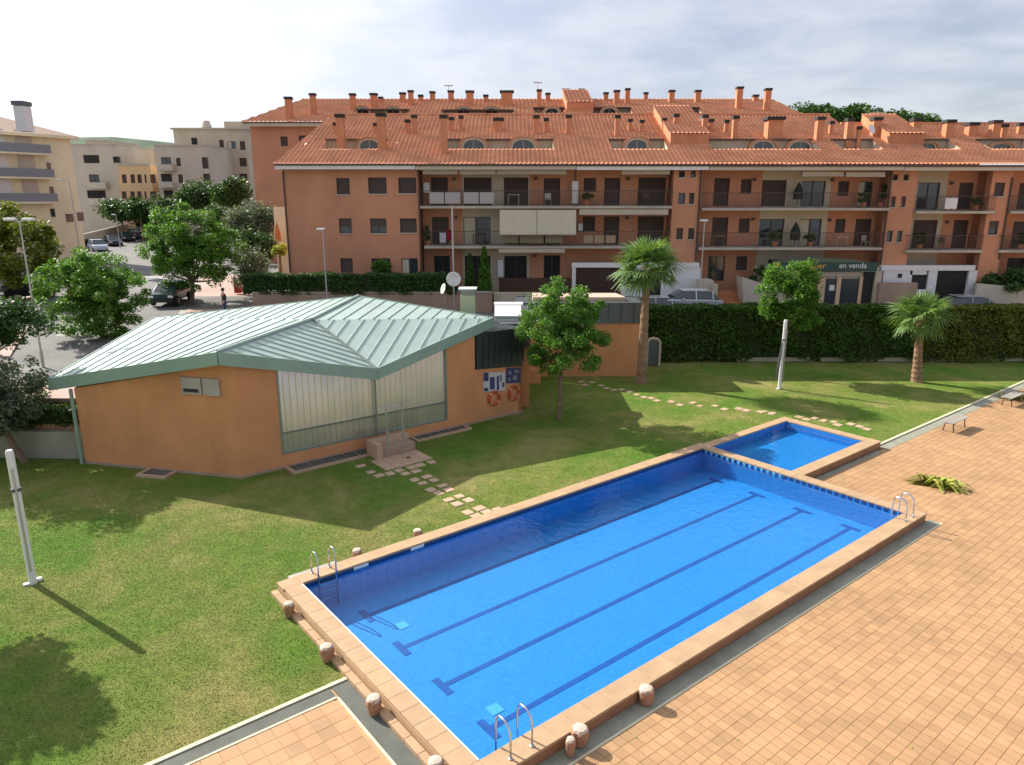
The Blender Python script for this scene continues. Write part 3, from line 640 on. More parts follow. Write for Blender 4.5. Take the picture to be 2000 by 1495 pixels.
# grates along the walls
def grate(s0, s1, off, fn, nn, lab):
    t = thing('light_well', lab, 'grate', fn((s0+s1)/2, 0, off/2), 0, 'grated light wells along the pavilion wall')
    def q(a0, a1, b0, b1, z): return MB().prism([fn(a0, 0, b0), fn(a1, 0, b0), fn(a1, 0, b1), fn(a0, 0, b1)], (0, 0, z))
    q(s0, s1, off-.12, off, .09).build('kerb', STONE, t); q(s0-.12, s0, .0, off, .09).build('kerb', STONE, t); q(s1, s1+.12, 0, off, .09).build('kerb', STONE, t)
    q(s0, s1, .03, off-.125, .045).build('mesh_panel', CHANNELD, t)
    n = max(3, int((s1-s0)/.5))
    for k in range(n): s = s0+(k+.5)*(s1-s0)/n; q(s-.015, s+.015, .03, off-.125, .06).build('bar', GALV, t)
grate(1.75, 5.25, .85, on2, N2, 'long grated light well left of the shower plinth'); grate(7.3, 9.9, .65, on2, N2, 'grated light well right of the shower plinth')
grate(3.05, 4.05, .75, on1, NW1, 'small grated light well below the left wall of the pavilion')
# showers
pt = thing('shower_plinth', 'tan tiled block with a wet pad in front of the ribbed wall', 'shower base', U(7.1, 16.6))
MB().ubox(6.35, 8.15, 16.05, 16.35, 0, .62).ubox(6.35, 6.6, 15.45, 16.05, 0, .62).build('low_wall', STONE, pt, bevel=.01)
MB().ubox(6.63, 8.12, 15.5, 16.03, 0, .38).build('trough', GARDWALL, pt, bevel=.01)
for i in range(5):
    for j in range(3): MB().ubox(6.05+i*.42, 6.45+i*.42, 14.2+j*.42, 14.6+j*.42, -.02, .05).build('tile', STONE, pt)
MB().lathe([(.09, 0), (.09, .01), (.05, .012)], U(7.4, 14.85, .05), 10).build('drain', BLACK, pt)
for u, lab in ((6.75, 'left shower post with a forked head before the ribbed wall'), (7.45, 'right shower post with a forked head before the ribbed wall')):
    t = thing('shower_post', lab, 'shower', U(u, 15.3, 0.05), .6747, 'outdoor shower posts')
    MB().tube([(0, 0, 0), (0, 0, 2.15)], .03, 8).build('pole', GALV, t, local=True)
    for sx in (-1, 1):
        a = MB().tube([(0, 0, 2.1), (sx*.14, 0, 2.22), (sx*.26, 0, 2.12)], .018, 6); a.build('arm', GALV, t, local=True)
        MB().lathe([(.03, .03), (.07, -.02), (.07, -.03)], (sx*.26, 0, 2.1), 8).build('shower_head', GALV, t, local=True)
    MB().box(-.04, .04, -.06, -.03, 1.0, 1.12).build('push_tap', GALV, t, local=True)
# stepping stones
def stones(L_, ox, oy, sc_):
    for x, y in L_:
        P = gz(ox+x/sc_, oy+y/sc_); u, v = UV(P); a = random.uniform(.15, .19); b_ = random.uniform(.13, .18)
        MB().ubox(u-a, u+a, v-b_, v+b_, -.03, .018+random.uniform(0, .01)).build('stepping_stone', STONE, lawn, bevel=.012)
stones([(680,1165),(745,1205),(800,1228),(870,1215),(930,1195),(970,1215),(1010,1175),(1040,1200),(1065,1160),(1030,1125),(1080,1120),(1140,1140),(1110,1235),(1155,1257),(1030,1255),(1080,1278),(1210,1293),(1250,1320),(1135,1320),(1185,1342),(1320,1362),(1380,1387),(1250,1385),(1305,1412),(1450,1440),(1500,1465),(1375,1467),(1430,1490),(1570,1450)], 500, 560, 3.3217)
stones([(620,1160),(650,1182),(700,1165),(760,1187),(800,1205),(850,1218),(905,1215),(960,1230),(1010,1250),(1060,1268),(1110,1275),(1150,1292),(1250,1300),(1310,1322),(1400,1308),(1450,1330),(1555,1328),(1620,1352),(1720,1348),(1780,1362),(1870,1370),(1950,1378)], 960, 420, 3.5589)
stones([(60,1360),(190,1368),(240,1384),(430,1405),(480,1422),(540,1415),(600,1432),(670,1440),(700,1462),(790,1456),(850,1472),(900,1490)], 1440, 420, 3.5589)
# volleyball posts
def vpost(P, lab, net):
    t = thing('net_post', lab, 'post', (P[0], P[1], 0), .6, 'white net posts standing in the lawn')
    MB().lathe([(.095, 0), (.095, 3.70), (.075, 3.78)], n=10).build('pole', WHITE, t, local=True)
    MB().lathe([(.118, 2.66), (.118, 2.74)], n=10).build('collar', GREYCLAD, t, local=True)
    MB().box(-.02, .02, -.16, -.11, .4, 3.3).build('guide_rail', GALV, t, local=True)
    MB().box(-.22, -.08, -.06, .06, 0, .05).box(.08, .2, .02, .14, 0, .09).build('foot', WHITE, t, local=True)
    if net: MB().tube([(-.13, 0, 2.6), (-.26, -.05, 1.9), (-.34, -.05, 1.2), (-.24, 0, .5)], [.03, .06, .07, .03], 6).build('rolled_net', GREYCLAD, t, local=True)
vpost(gz(65, 1140), 'white net post casting a long shadow on the left lawn', False); vpost(gz(1522, 760), 'white net post in front of the lawn tree by the tall hedge', True)

# retaining wall on the left with planting above
rw = MB().prism([(-40, 27.9, -.1), (-16.75, 26.9, -.1), (-16.75, 26.9, 1.12), (-40, 27.9, 1.12)], (0, .3, 0)).build('retaining_wall', RETWALL)
tag(rw, 'low grey retaining wall between the lawn and the left street', 'wall')
tag(MB().prism([(-40, 28.2, 1.0), (-16.9, 27.2, 1.0), (-17.2, 29.0, 2.06), (-40, 29.4, 2.06)], (0, 0, .01)).build('planting_bed', JOINT), kind='structure')
tag(MB().prism([(-40, 28.6, 1.9), (-17.3, 28.4, 1.9), (-17.8, 31.5, 1.95), (-40, 32.0, 1.95)], (0, 0, .18)).build('pavement', PAVE), kind='structure')
# pink pavement with its tree, beside the garden wall
p = [gt(352, 640), gt(500, 640), gt(478, 540), gt(395, 540)]
tag(MB().prism([(q[0], q[1], q[2]-.1) for q in p], (0, 0, .22)).build('pavement', PAVE), kind='structure')
p = [gt(352, 640), gt(395, 540), gt(385, 540), gt(338, 640)]
tag(MB().prism([(q[0], q[1], q[2]-.1) for q in p], (0, 0, .215)).build('kerb', CONCRETE), kind='structure')
# light concrete carriageway and a darker far road
p = [gt(60, 700), gt(330, 700), gt(352, 612), gt(318, 540), gt(240, 540), gt(150, 620)]
tag(MB().prism([(q[0], q[1], q[2]-.1) for q in p], (0, 0, .12)).build('road', mat('pale_road', (.36, .345, .32), .9, var=.1, scale=.6, stain=.15)), kind='structure')
p = [gt(240, 539), gt(318, 539), gt(300, 470), gt(262, 452), gt(150, 470)]
tag(MB().prism([(q[0], q[1], q[2]-.1) for q in p], (0, 0, .11)).build('road', ASPH), kind='structure')
p = [gt(80, 600), gt(20, 700), gt(-60, 700), gt(-30, 580), gt(30, 545)]
tag(MB().prism([(q[0], q[1], q[2]-.1) for q in p], (0, 0, .21)).build('pavement', PAVE), kind='structure')
for k in range(6):                               # zebra bars
    P = gt(228+k*14, 556-k*1.5)
    tag(MB().prism([(P[0]-.9, P[1]-1.6, P[2]+.03), (P[0]-.3, P[1]-1.6, P[2]+.03), (P[0]-.3, P[1]+1.6, P[2]+.05), (P[0]-.9, P[1]+1.6, P[2]+.05)], (0, 0, .006)).build('road_marking', WHITE), kind='structure')
# front pavement of the main building
tag(MB().box(-2, 50, 47.6, 51.4, 2.4, 2.98).build('pavement', PAVE), kind='structure')
# garden wall and planter
gw = thing('garden_wall', 'long tan garden wall under the clipped hedge behind the green roof', 'wall', (-10, 47, 2.7))
MB().box(-16.9, -1.3, 47.0, 47.3, 2.4, 4.02).build('wall', GARDWALL, gw)
MB().box(-16.95, -1.25, 46.96, 47.34, 4.02, 4.10).build('capping', CONCRETE, gw)
p0, p1 = np.array([-16.95, 47.0]), np.array([-18.6, 53.5])
MB().prism([(*p0, 2.4), (*p1, 2.6), (*p1, 4.9), (*p0, 4.02)], (.3, .08, 0)).build('wall', mat('ochre_render', (.55, .38, .2), .9, var=.06), gw)
bw = MB().box(-1.2, 3.6, 47.4, 47.7, 2.6, 4.0).build('boundary_wall', BEIGE); tag(bw, 'pale low wall left of the white garage, under the brown railing', 'wall')

# ================================================================== MAIN APARTMENT BUILDING
apt = thing('apartment_building', 'long three storey terracotta apartment building with clay tiled roof and balconies facing the pool', 'building', (9, 51, 2.9))
YF, YR = 50.0, 51.5
def wall_holes(x0, x1, z0, z1, Y, holes, m, parent, depth=.22, name='wall'):
    hs = [h for h in holes if h[0] < x1 and h[1] > x0 and h[2] < z1 and h[3] > z0]
    xs = sorted({x0, x1, *[min(max(h[i], x0), x1) for h in hs for i in (0, 1)]}); zs = sorted({z0, z1, *[min(max(h[i], z0), z1) for h in hs for i in (2, 3)]})
    b = MB()
    for i in range(len(xs)-1):
        for j in range(len(zs)-1):
            xm, zm = (xs[i]+xs[i+1])/2, (zs[j]+zs[j+1])/2
            if any(h[0] < xm < h[1] and h[2] < zm < h[3] for h in hs): continue
            b.quad((xs[i], Y, zs[j]), (xs[i+1], Y, zs[j]), (xs[i+1], Y, zs[j+1]), (xs[i], Y, zs[j+1]))
    for h in hs:
        a, c, d, e = h[:4]; y2 = Y+depth
        b.quad((a, Y, d), (a, y2, d), (a, y2, e), (a, Y, e)).quad((c, Y, d), (c, Y, e), (c, y2, e), (c, y2, d)).quad((a, Y, e), (a, y2, e), (c, y2, e), (c, Y, e)).quad((a, Y, d), (c, Y, d), (c, y2, d), (a, y2, d))
    b.quad((x0, Y, z0), (x0, Y, z1), (x0, Y+.6, z1), (x0, Y+.6, z0)).quad((x1, Y, z0), (x1, Y+.6, z0), (x1, Y+.6, z1), (x1, Y, z1))
    return b.build(name, m, parent)
def window(h, Y, kind, parent, fr=BROWN, sill=False):
    x0, x1, z0, z1 = h[:4]; y = Y+.13; w = .05
    f = MB().box(x0, x0+w, y-.03, y+.05, z0, z1).box(x1-w, x1, y-.03, y+.05, z0, z1).box(x0+w, x1-w, y-.03, y+.05, z1-w, z1).box(x0+w, x1-w, y-.03, y+.05, z0, z0+w)
    if kind != 'shut' and x1-x0 > 1.0: f.box((x0+x1)/2-.03, (x0+x1)/2+.03, y-.02, y+.05, z0+w, z1-w)
    f = f.build('window' if z1-z0 < 1.7 else 'door', fr, parent)
    if kind == 'shut':
        s = MB(); n = max(4, int((z1-z0)/.09))
        for k in range(n):
            a = z0+w+(z1-z0-2*w)*k/n; c = z0+w+(z1-z0-2*w)*(k+.86)/n; s.quad((x0+w, y-.01, a), (x1-w, y-.01, a), (x1-w, y+.012, c), (x0+w, y+.012, c))
        s.quad((x0+w, y+.03, z0+w), (x1-w, y+.03, z0+w), (x1-w, y+.03, z1-w), (x0+w, y+.03, z1-w)); s.build('shutter', BROWN, f)
    else:
        MB().quad((x0+w, y+.02, z0+w), (x1-w, y+.02, z0+w), (x1-w, y+.02, z1-w), (x0+w, y+.02, z1-w)).build('pane', DARKIN if kind == 'dark' else GLASS, f)
        if kind == 'half': MB().box(x0+w, x1-w, y-.01, y+.015, z0+(z1-z0)*.45, z1-w).build('shutter', BROWN, f)
        if kind == 'curt': MB().box(x0+w, x0+w+(x1-x0)*.4, y-.005, y+.015, z0+w, z1-w).build('curtain', FABRIC, f)
    if sill: MB().box(x0-.06, x1+.06, Y-.06, Y+.1, z0-.07, z0-.003).build('sill', SLAB, f)
    return f
Z0 = 2.6; ZE = float(gy(1000, 331, YF)[2])
X = lambda px, py=420, Y=YF: float(gy(px, py, Y)[0])
def H(l, Y, kind='shut'): return [(*[float(q) for q in rect(*r[:4], Y)], r[4] if len(r) > 4 else kind) for r in l]
segA = H([(657,348,683,380),(719,347,755,379),(778,347,813,378),(662,427,687,456,'half'),(723,427,755,456,'half'),(781,427,814,455),(665,505,689,533),(726,505,763,535),(784,505,816,535,'curt')], YF)
def seg(x0, x1, Y, holes, m=FACADE, z0=Z0, z1=None):
    wall_holes(x0, x1, z0, z1 or ZE, Y, holes, m, apt)
    for h in holes: window(h, Y, h[4], apt, sill=(h[3]-h[2] < 1.5 and Y == YF))
seg(X(557), X(820), YF, segA)
segB = H([(842,347,875,403),(906,347,960,402),(984,347,1032,403),(1062,348,1094,403),(1140,348,1164,375),(1180,348,1211,403),(1246,347,1300,403),
          (844,424,877,481),(905,424,958,480,'curt'),(985,424,1030,481),(1062,424,1094,481),(1138,423,1162,453),(1179,423,1209,481),(1245,423,1296,481),
          (848,500,879,560,'dark'),(908,500,958,560,'dark'),(985,500,1029,548,'dark'),(1062,499,1094,548,'dark')], YR)
xb = [X(820), X(903, Y=YR), X(1034, Y=YR), X(1312)]
def part_holes(hs, a, c): return [h for h in hs if a <= (h[0]+h[1])/2 < c]
for a, c, m_ in ((xb[0], xb[1], FACADE), (xb[1], xb[2], BEIGE), (xb[2], xb[3], FACADE)): seg(a, c, YR, part_holes(segB, a, c), m_)
segC = H([(1326,334,1338,347,'dark'),(1349,334,1359,347,'half'),(1325,377,1338,399,'glass'),(1346,377,1356,399),(1321,446,1334,468),(1344,446,1356,468)], YF)
seg(X(1312), X(1367), YF, segC)
segD = H([(1394,348,1424,403),(1447,350,1468,379),(1486,352,1535,404),(1564,354,1611,404,'glass'),(1637,354,1658,383),(1675,355,1703,405,'curt'),
          (1390,425,1421,483),(1443,427,1464,455),(1482,428,1530,484,'glass'),(1561,428,1603,484,'curt'),(1631,428,1651,455),(1669,428,1700,485),
          (1383,500,1415,549,'glass'),(1438,501,1459,528),(1500,507,1538,530,'dark'),(1575,507,1620,530,'dark')], YR)
xd = [X(1367), X(1484, Y=YR), X(1617, Y=YR), X(1733)]
for a, c, m_ in ((xd[0], xd[1], FACADE), (xd[1], xd[2], BEIGE), (xd[2], xd[3], FACADE)): seg(a, c, YR, part_holes(segD, a, c), m_)
segE = H([(1744,341,1754,353,'dark'),(1765,341,1775,353,'dark'),(1740,384,1749,405,'half'),(1760,384,1769,405,'half'),(1732,451,1743,473,'glass'),(1752,451,1762,473,'glass')], YF)
seg(X(1733), X(1783), YF, segE)
segF = H([(1791,357,1834,410,'glass'),(1871,357,1899,410,'half'),(1782,430,1828,488),(1860,430,1889,488),(1921,504,1941,540,'dark')], YR)
xf = [X(1783), X(1842, Y=YR), X(1927)]
for a, c, m_ in ((xf[0], xf[1], BEIGE), (xf[1], xf[2], FACADE)): seg(a, c, YR, part_holes(segF, a, c), m_)
segF2 = H([(1942,357,1962,384),(1931,432,1950,459,'half')], YF); seg(X(1927), X(1967), YF, segF2)
segG = H([(1988,358,2030,410),(1976,433,2020,488),(1966,504,2000,540,'dark'),(2050,358,2080,385),(2050,433,2080,460)], YR); seg(X(1967), X(2150), YR, segG)
MB().box(X(557)+.02, X(2150), 52.3, 62, 2.4, 11.9).build('body', FACADE, apt)
MB().box(X(557), X(557)+.3, YF+.02, 62, Z0, 11.9).build('side_wall', FACADE, apt)
# eave board and gutter
YE = 49.35
EX0 = X(536, 327, YE); ez0, ez1 = float(gy(1000, 331, YE)[2]), float(gy(1000, 323, YE)[2])
step_x = [EX0, X(817), X(1122), X(1375), X(1745), X(2150)]
for i in range(5):
    MB().box(step_x[i]+.02, step_x[i+1]-.02, YE, YE+.06, ez0-.02*i, ez1-.02*i).build('eave_board', WHITE if i in (0, 2) else GREYBEIGE, apt)
    MB().tube([(step_x[i], YE-.06, ez1+.03-.02*i), (step_x[i+1], YE-.06, ez1+.03-.02*i)], .065, 6).build('gutter', DARKIRON, apt)
MB().box(EX0, X(2150), YE+.06, 53, ez1-.10, ez1-.05).build('soffit', BROWN, apt)
for px, y0, y1, yy in ((559, 335, 532, YF), (820, 330, 532, YF), (1122, 328, 352, YF), (1364, 330, 510, YF), (1731, 335, 515, YF), (1965, 347, 507, YF)):
    x = X(px); z1 = float(gy(px, y0, yy)[2]); z0 = float(gy(px, y1, yy)[2]); MB().tube([(x, yy-.07, z0), (x, yy-.07, z1)], .06, 6).build('downpipe', DARKIRON, apt)
# balconies
def balcony(px0, px1, py, mode='rail', name='balcony'):
    z = float(gy((px0+px1)/2, py, YF)[2]); x0, x1 = X(px0), X(px1)
    s = MB().box(x0, x1, YF-.25, YR-.01, z-.16, z+.02).build('balcony', SLAB, apt)
    MB().box(x0, x1, YF-.30, YF-.255, z-.14, z).build('edge_trim', SLAB, s)
    b = MB(); b.box(x0, x1, YF-.22, YF-.18, z+.98, z+1.02).box(x0, x1, YF-.22, YF-.18, z+.12, z+.15)
    n = int((x1-x0)/.13)
    for k in range(n+1):
        x = x0+(x1-x0)*k/n; b.box(x-.009, x+.009, YF-.205, YF-.19, z+.02 if k % 10 == 0 else z+.15, z+.98)
    tag(b.build('railing', DARKIRON, s), kind=None)
    for x in (x0, x1): MB().box(x-.02, x+.02, YF-.17, YR-.05, z+.98, z+1.02).box(x-.015, x+.015, YR-.09, YR-.055, z+.02, z+.98).build('side_rail', DARKIRON, s)
    return s, z
BT, zt2 = balcony(822, 1310, 403); BM, zm2 = balcony(828, 1310, 481); DT, _ = balcony(1369, 1733, 407); DM, _ = balcony(1367, 1727, 484)
FT, _ = balcony(1785, 1937, 413); FM, _ = balcony(1775, 1925, 489); GT, _ = balcony(1968, 2150, 413); GM, _ = balcony(1958, 2150, 489)
for a, c in ((839, 867), (869, 899), (906, 935), (937, 965)):
    x0, x1, z0, z1 = rect(a, 376, c, 398, YF-.2); MB().box(x0, x1, YF-.235, YF-.222, z0, z1).build('screen_panel', mat('screen_grey', (.40, .37, .36), .8), BT)
x0, x1, z0, z1 = rect(974, 458, 1060, 476, YF-.2)
for a, c in ((980, 1012), (1015, 1062), (1065, 1100)): x0, x1, z0, z1 = rect(a, 460, c, 475, YF-.2); MB().box(x0, x1, YF-.235, YF-.222, z0, z1).build('screen_panel', mat('screen_tan', (.22, .18, .12), .8), BM)
for a, c in ((1140, 1158), (1161, 1180), (1183, 1202)): x0, x1, z0, z1 = rect(a, 460, c, 475, YF-.2); MB().box(x0, x1, YF-.235, YF-.222, z0, z1).build('screen_panel', mat('screen_tan2', (.33, .24, .15), .8), BM)
# awnings: rolled and lowered
for r in ((826,332,894,340),(897,332,968,340),(971,332,1106,340),(1214,330,1308,340),(1566,335,1647,344),(1651,336,1728,345),(1131,409,1305,419),(974,484,1103,493)):
    x0, x1, z0, z1 = rect(*r, YF-.15); a = MB().box(x0, x1, YF-.25, YF+.05, z0, z1).build('rolled_awning', FABRIC2, apt, bevel=.05); MB().box(x0, x1, YF-.29, YF-.255, z0-.03, z0+.05).build('front_bar', SLAB, a)
for r in ((976,411,1048,457),(1049,411,1125,457)):
    x0, x1, z0, z1 = rect(*r, YF-.35); a = MB().prism([(x0, YF-.30, z1), (x1, YF-.30, z1), (x1, YF-.62, z0), (x0, YF-.62, z0)], (0, .02, .02)).build('sun_blind', FABRIC, apt); MB().box(x0, x1, YF-.66, YF-.60, z0-.07, z0+.02).build('front_bar', SLAB, a)
for r in ((827,357,839,377),(1117,354,1129,398),(972,507,983,541),(1129,437,1138,451)):
    x0, x1, z0, z1 = rect(*r, YR-.5); MB().box(x0, x1, YR-.6, YR-.02, z0, z1).build('utility_cabinet', WHITE, apt, bevel=.02)
for px, py in ((887,350),(1046,349),(890,425),(1045,500),(1227,349),(1225,426),(1474,351),(1471,428),(1626,352),(1621,430),(1859,358),(1850,434)):
    P = gy(px, py, YR-.06); MB().box(P[0]-.1, P[0]+.1, YR-.14, YR-.01, P[2]-.1, P[2]+.1).build('wall_lamp', DARKIRON, apt)
MB().box(X(974), X(1120), YF-.2, YF-.1, float(gy(1040, 572, YF)[2]), float(gy(1040, 543, YF)[2])).build('brown_parapet', mat('brown_slats', (.07, .035, .02), .8), apt)

# ---- roofs with real tile corrugation
def tiled(x0, x1, y0, y1, zf, pitch, holes=(), keep=None, m=ROOFT, parent=None, rowstep=.42, amp=.035, name='roof', rf=2):
    xs = np.arange(x0, x1+1e-6, pitch/4); ns = max(2, int((y1-y0)/rowstep)); t = np.repeat(np.linspace(0, 1, ns+1), 2)[1:-1]; ys_ = y0+(y1-y0)*t
    off = np.tile([.05, 0.0], ns)[:len(ys_)]
    wv = amp*np.sin(2*np.pi*(xs-x0)/pitch)
    Xg, Yg = np.meshgrid(xs, ys_); Zg = zf(Xg, Yg)+wv[None, :]+off[:, None]
    V_ = np.stack([Xg, Yg, Zg], -1).reshape(-1, 3); nx = len(xs); i, j = np.meshgrid(np.arange(len(ys_)-1), np.arange(nx-1), indexing='ij')
    a = (i*nx+j).ravel(); F_ = np.stack([a, a+1, a+1+nx, a+nx], -1); cxm = (V_[F_[:, 0], 0]+V_[F_[:, 1], 0])/2; cym = (V_[F_[:, 0], 1]+V_[F_[:, 2], 1])/2
    k = np.ones(len(F_), bool)
    for h in holes: k &= ~((cxm > h[0]) & (cxm < h[1]) & (cym > h[2]) & (cym < h[3]))
    if keep is not None: k &= keep(cxm, cym)
    return obj(name, mesh_np(name, V_, F_[k], m, True), parent)
SL = .385; zE = ez1+.05
RZ = lambda y: zE+SL*(y-YE)
RY = 60.2; RYR = 57.9; XB = X(1640, 250, 58)
def on_roof(px, py, Ye=YE, ze=None, sl=SL):
    ze = zE if ze is None else ze; d = ray(px, py); t = (ze-SL*0-CAMZ-sl*Ye)/(d[2]-sl*d[1]); return _C+d*t
pits = []
PY0, PY1 = 52.35, 54.15
for a, c in ((633, 752), (866, 1080), (1192, 1300), (1386, 1592), (1632, 1712), (1797, 1862), (1920, 2010)): pits.append((X(a, 286, PY0+.9), X(c, 286, PY0+.9), PY0, PY1))
mr = tiled(EX0-.1, X(2150)+.5, YE, RY, lambda x, y: zE+SL*(y-YE), .30, pits, lambda x, y: (x > EX0-.1+.14*(y-YE)) & ((x < XB) | (y < RYR)), parent=apt)
MB().quad((EX0+1.2, RY, RZ(RY)), (XB, RY, RZ(RY)), (XB, 70, 12.5), (EX0+1.2, 70, 12.5)).quad((XB, RYR, RZ(RYR)), (X(2150)+.5, RYR, RZ(RYR)), (X(2150)+.5, 67, 12), (XB, 67, 12)).build('rear_roof', ROOFT, apt)
MB().tube([(EX0+1.2, RY, RZ(RY)+.04), (XB, RY, RZ(RY)+.04)], .13, 6).tube([(XB, RYR, RZ(RYR)+.04), (X(2150), RYR, RZ(RYR)+.04)], .13, 6).build('ridge_tiles', ROOFT, apt)
MB().quad((XB, RYR, RZ(RYR)-.05), (XB, RY, RZ(RY)), (XB, RY, 12), (XB, RYR, 12)).build('gable_wall', CHIM, apt)
def arch_pts(xc, w, z0, h, n=10): return [(xc-w/2*math.cos(math.pi*k/n), z0+h*math.sin(math.pi*k/n)**.8) for k in range(n+1)]
def dormer(px, py_top, py_bot, wpx, Yd, parent, dark=False):
    x0, x1, z0, z1 = rect(px-wpx/2, py_top, px+wpx/2, py_bot, Yd); xc = (x0+x1)/2; w = x1-x0
    o_ = arch_pts(xc, w, z0+.12, z1-z0-.12); o_ = [(x0, z0)]+o_+[(x1, z0)]; inn = [(xc+(x-xc)*.74, z0+.05+(z-z0)*.72) for x, z in o_]
    n = len(o_); b = MB(); V_ = [(x, Yd-.12, z) for x, z in o_]+[(x, Yd-.12, z) for x, z in inn]+[(x, Yd+.0, z) for x, z in inn]
    b.add(V_, [(i, i+1, n+i+1, n+i) for i in range(n-1)]+[(n+i, n+i+1, 2*n+i+1, 2*n+i) for i in range(n-1)]+[(0, n, 2*n-1, n-1)])
    d_ = b.build('dormer', BEIGE, parent)
    MB().add([(x, Yd-.02, z) for x, z in inn], [tuple(range(n))]).build('window_pane', GLASS if not dark else DARKIN, d_)
    MB().box(xc-.02, xc+.02, Yd-.07, Yd-.025, z0+.05, z0+(z1-z0)*.72).build('glazing_bar', BEIGE, d_)
    V1 = [(xc+(x-xc)*1.08, Yd-.22, z+.05) for x, z in o_]; V2 = [(xc+(x-xc)*1.08, Yd+3.0, z+.05) for x, z in o_]
    MB().add(V1+V2+[(x, Yd-.22, z) for x, z in o_], [(i, n+i, n+i+1, i+1) for i in range(n-1)]+[(i, i+1, 2*n+i+1, 2*n+i) for i in range(n-1)]).build('dormer_roof', ROOFT, d_)
for h in pits:
    x0, x1, y0, y1 = h; zf = RZ(y0)-.35
    b = MB().quad((x0, y1, zf), (x1, y1, zf), (x1, y1, RZ(y1)+.03), (x0, y1, RZ(y1)+.03))
    b.quad((x0, y0, zf), (x0, y1, zf), (x0, y1, RZ(y1)+.03), (x0, y0, RZ(y0)+.03)).quad((x1, y0, zf), (x1, y0, RZ(y0)+.03), (x1, y1, RZ(y1)+.03), (x1, y1, zf)).build('terrace_wall', BEIGE, apt)
    MB().quad((x0, y0, zf), (x1, y0, zf), (x1, y1, zf), (x0, y1, zf)).build('terrace_floor', CHIM, apt)
    MB().box(x0-.05, x1+.05, y1-.22, y1+.1, RZ(y1)+.0, RZ(y1)+.10).build('terrace_eave', DARKIRON, apt)
for px, yt, wd in ((722, 269, 50), (925, 268, 54), (1022, 268, 56), (1244, 268, 52), (1490, 273, 50), (1562, 274, 50), (1808, 278, 44), (1955, 280, 46)): dormer(px, yt, 293, wd, PY1-.25, apt)
# raised tiled boxes beside the party walls
for a, c in ((1308, 1383), (1733, 1801)):
    x0, x1 = X(a, 303, 53.3), X(c, 303, 53.3); y1 = RY if a < 1500 else RYR
    tiled(x0-.08, x1+.08, 53.2, y1, lambda x, y: RZ(y)+.75, .30, parent=apt, name='raised_roof')
    MB().prism([(x0, 53.3, RZ(53.3)-.1), (x0, y1, RZ(y1)-.1), (x0, y1, RZ(y1)+.72), (x0, 53.3, RZ(53.3)+.72)], (x1-x0, 0, 0)).build('raised_block', CHIM, apt)
# unit chimney, copied and scaled
ch0 = MB().box(-.5, .5, -.5, .5, -1, 1).build('chimney', CHIM, apt, local=True)
cap0 = MB().box(-.62, .62, -.62, .62, .94, 1.10).box(-.45, .45, -.45, .45, .80, .94).build('chimney_cap', BLACK, ch0, local=True)
first = [True]
def chimney(px, yt, yb, wd, P, parent, capm=BLACK, inv=None, depth=None):
    zt = float(gy(px, yt, P[1])[2]); wx = wd/FPX*P[1]*.80; zb = P[2]-.5
    if first[0] and parent is apt: c, k = ch0, cap0; first[0] = False
    else:
        c = ch0.copy(); COL.objects.link(c); c.parent = parent; k = cap0.copy(); COL.objects.link(k); k.parent = c
    c.matrix_parent_inverse = wm(parent).inverted()
    hh = (zt-zb)/2/1.1; c.location = (P[0], P[1], zb+hh); c.scale = (wx, min(wx, .9) if depth is None else depth, hh)
    # keep the cap about 0.3 m tall whatever the shaft: the cap object undoes the shaft's stretch
    s = 1.35/hh; k.scale = (1, 1, s); k.location = (0, 0, 1.0-s*.94+.02)
for px, yt, yb, wd in [(667,224,284,17),(747,221,292,18),(655,243,262,7),(733,244,262,7),(810,227,262,11),(797,237,262,10),(868,224,300,15),(882,232,256,10),(901,229,256,9),(974,234,256,20),(1047,228,262,12),(1067,234,258,10),(1110,227,262,12),
                       (1205,227,266,11),(1230,236,256,9),(1253,238,258,9),(1296,234,256,9),(1319,225,262,11),(1375,226,268,12),(1388,236,258,9),(1418,238,258,9),(1434,228,272,12),(1509,231,270,34),(1598,230,274,16),(1622,240,262,9),(1656,233,274,15),
                       (1708,232,266,18),(1785,234,268,17),(1850,237,268,19),(1895,243,264,20),(1940,238,270,18),(1958,246,268,12),(1990,244,262,10),(1676,250,276,8)]:
    P = on_roof(px, yb)
    lim = RY if P[0] < XB else RYR
    if P[1] > lim or P[1] < 50: P = gy(px, yb, lim+.5); P[2] = RZ(lim)-.6
    chimney(px, yt, yb, wd, P, apt)
# ================================================================== BUILDING BEHIND
apt2 = thing('apartment_building', 'second terracotta apartment building rising behind the first, its ridge lined with chimneys', 'building', (0, 80, 5))
Y2 = 78.0; E2 = float(gy(600, 240, Y2)[2]); X2a, X2b = float(gy(478, 243, Y2)[0]), float(gy(1590, 243, Y2)[0]); R2Y = 90.0; R2Z = float(gy(1100, 193, R2Y)[2]); SL2 = (R2Z-E2)/(R2Y-Y2+.6)
w2 = H([(548,267,562,286),(584,265,607,286),(621,264,644,286)], Y2)
wall_holes(X2a+.5, X2b-.5, 3, E2-.1, Y2, w2, FACADE, apt2)
for h in w2: window(h, Y2, 'shut', apt2)
MB().box(X2a+.52, X2b-.5, Y2+.4, 96, 3, E2-.1).build('body', FACADE, apt2)
MB().box(X2a, X2b, Y2-.65, Y2-.58, E2-.42, E2-.10).build('eave_board', BEIGE, apt2)
MB().box(X2a, X2b, Y2-.72, Y2-.60, E2-.10, E2+.02).build('gutter', DARKIRON, apt2)
pits2 = []
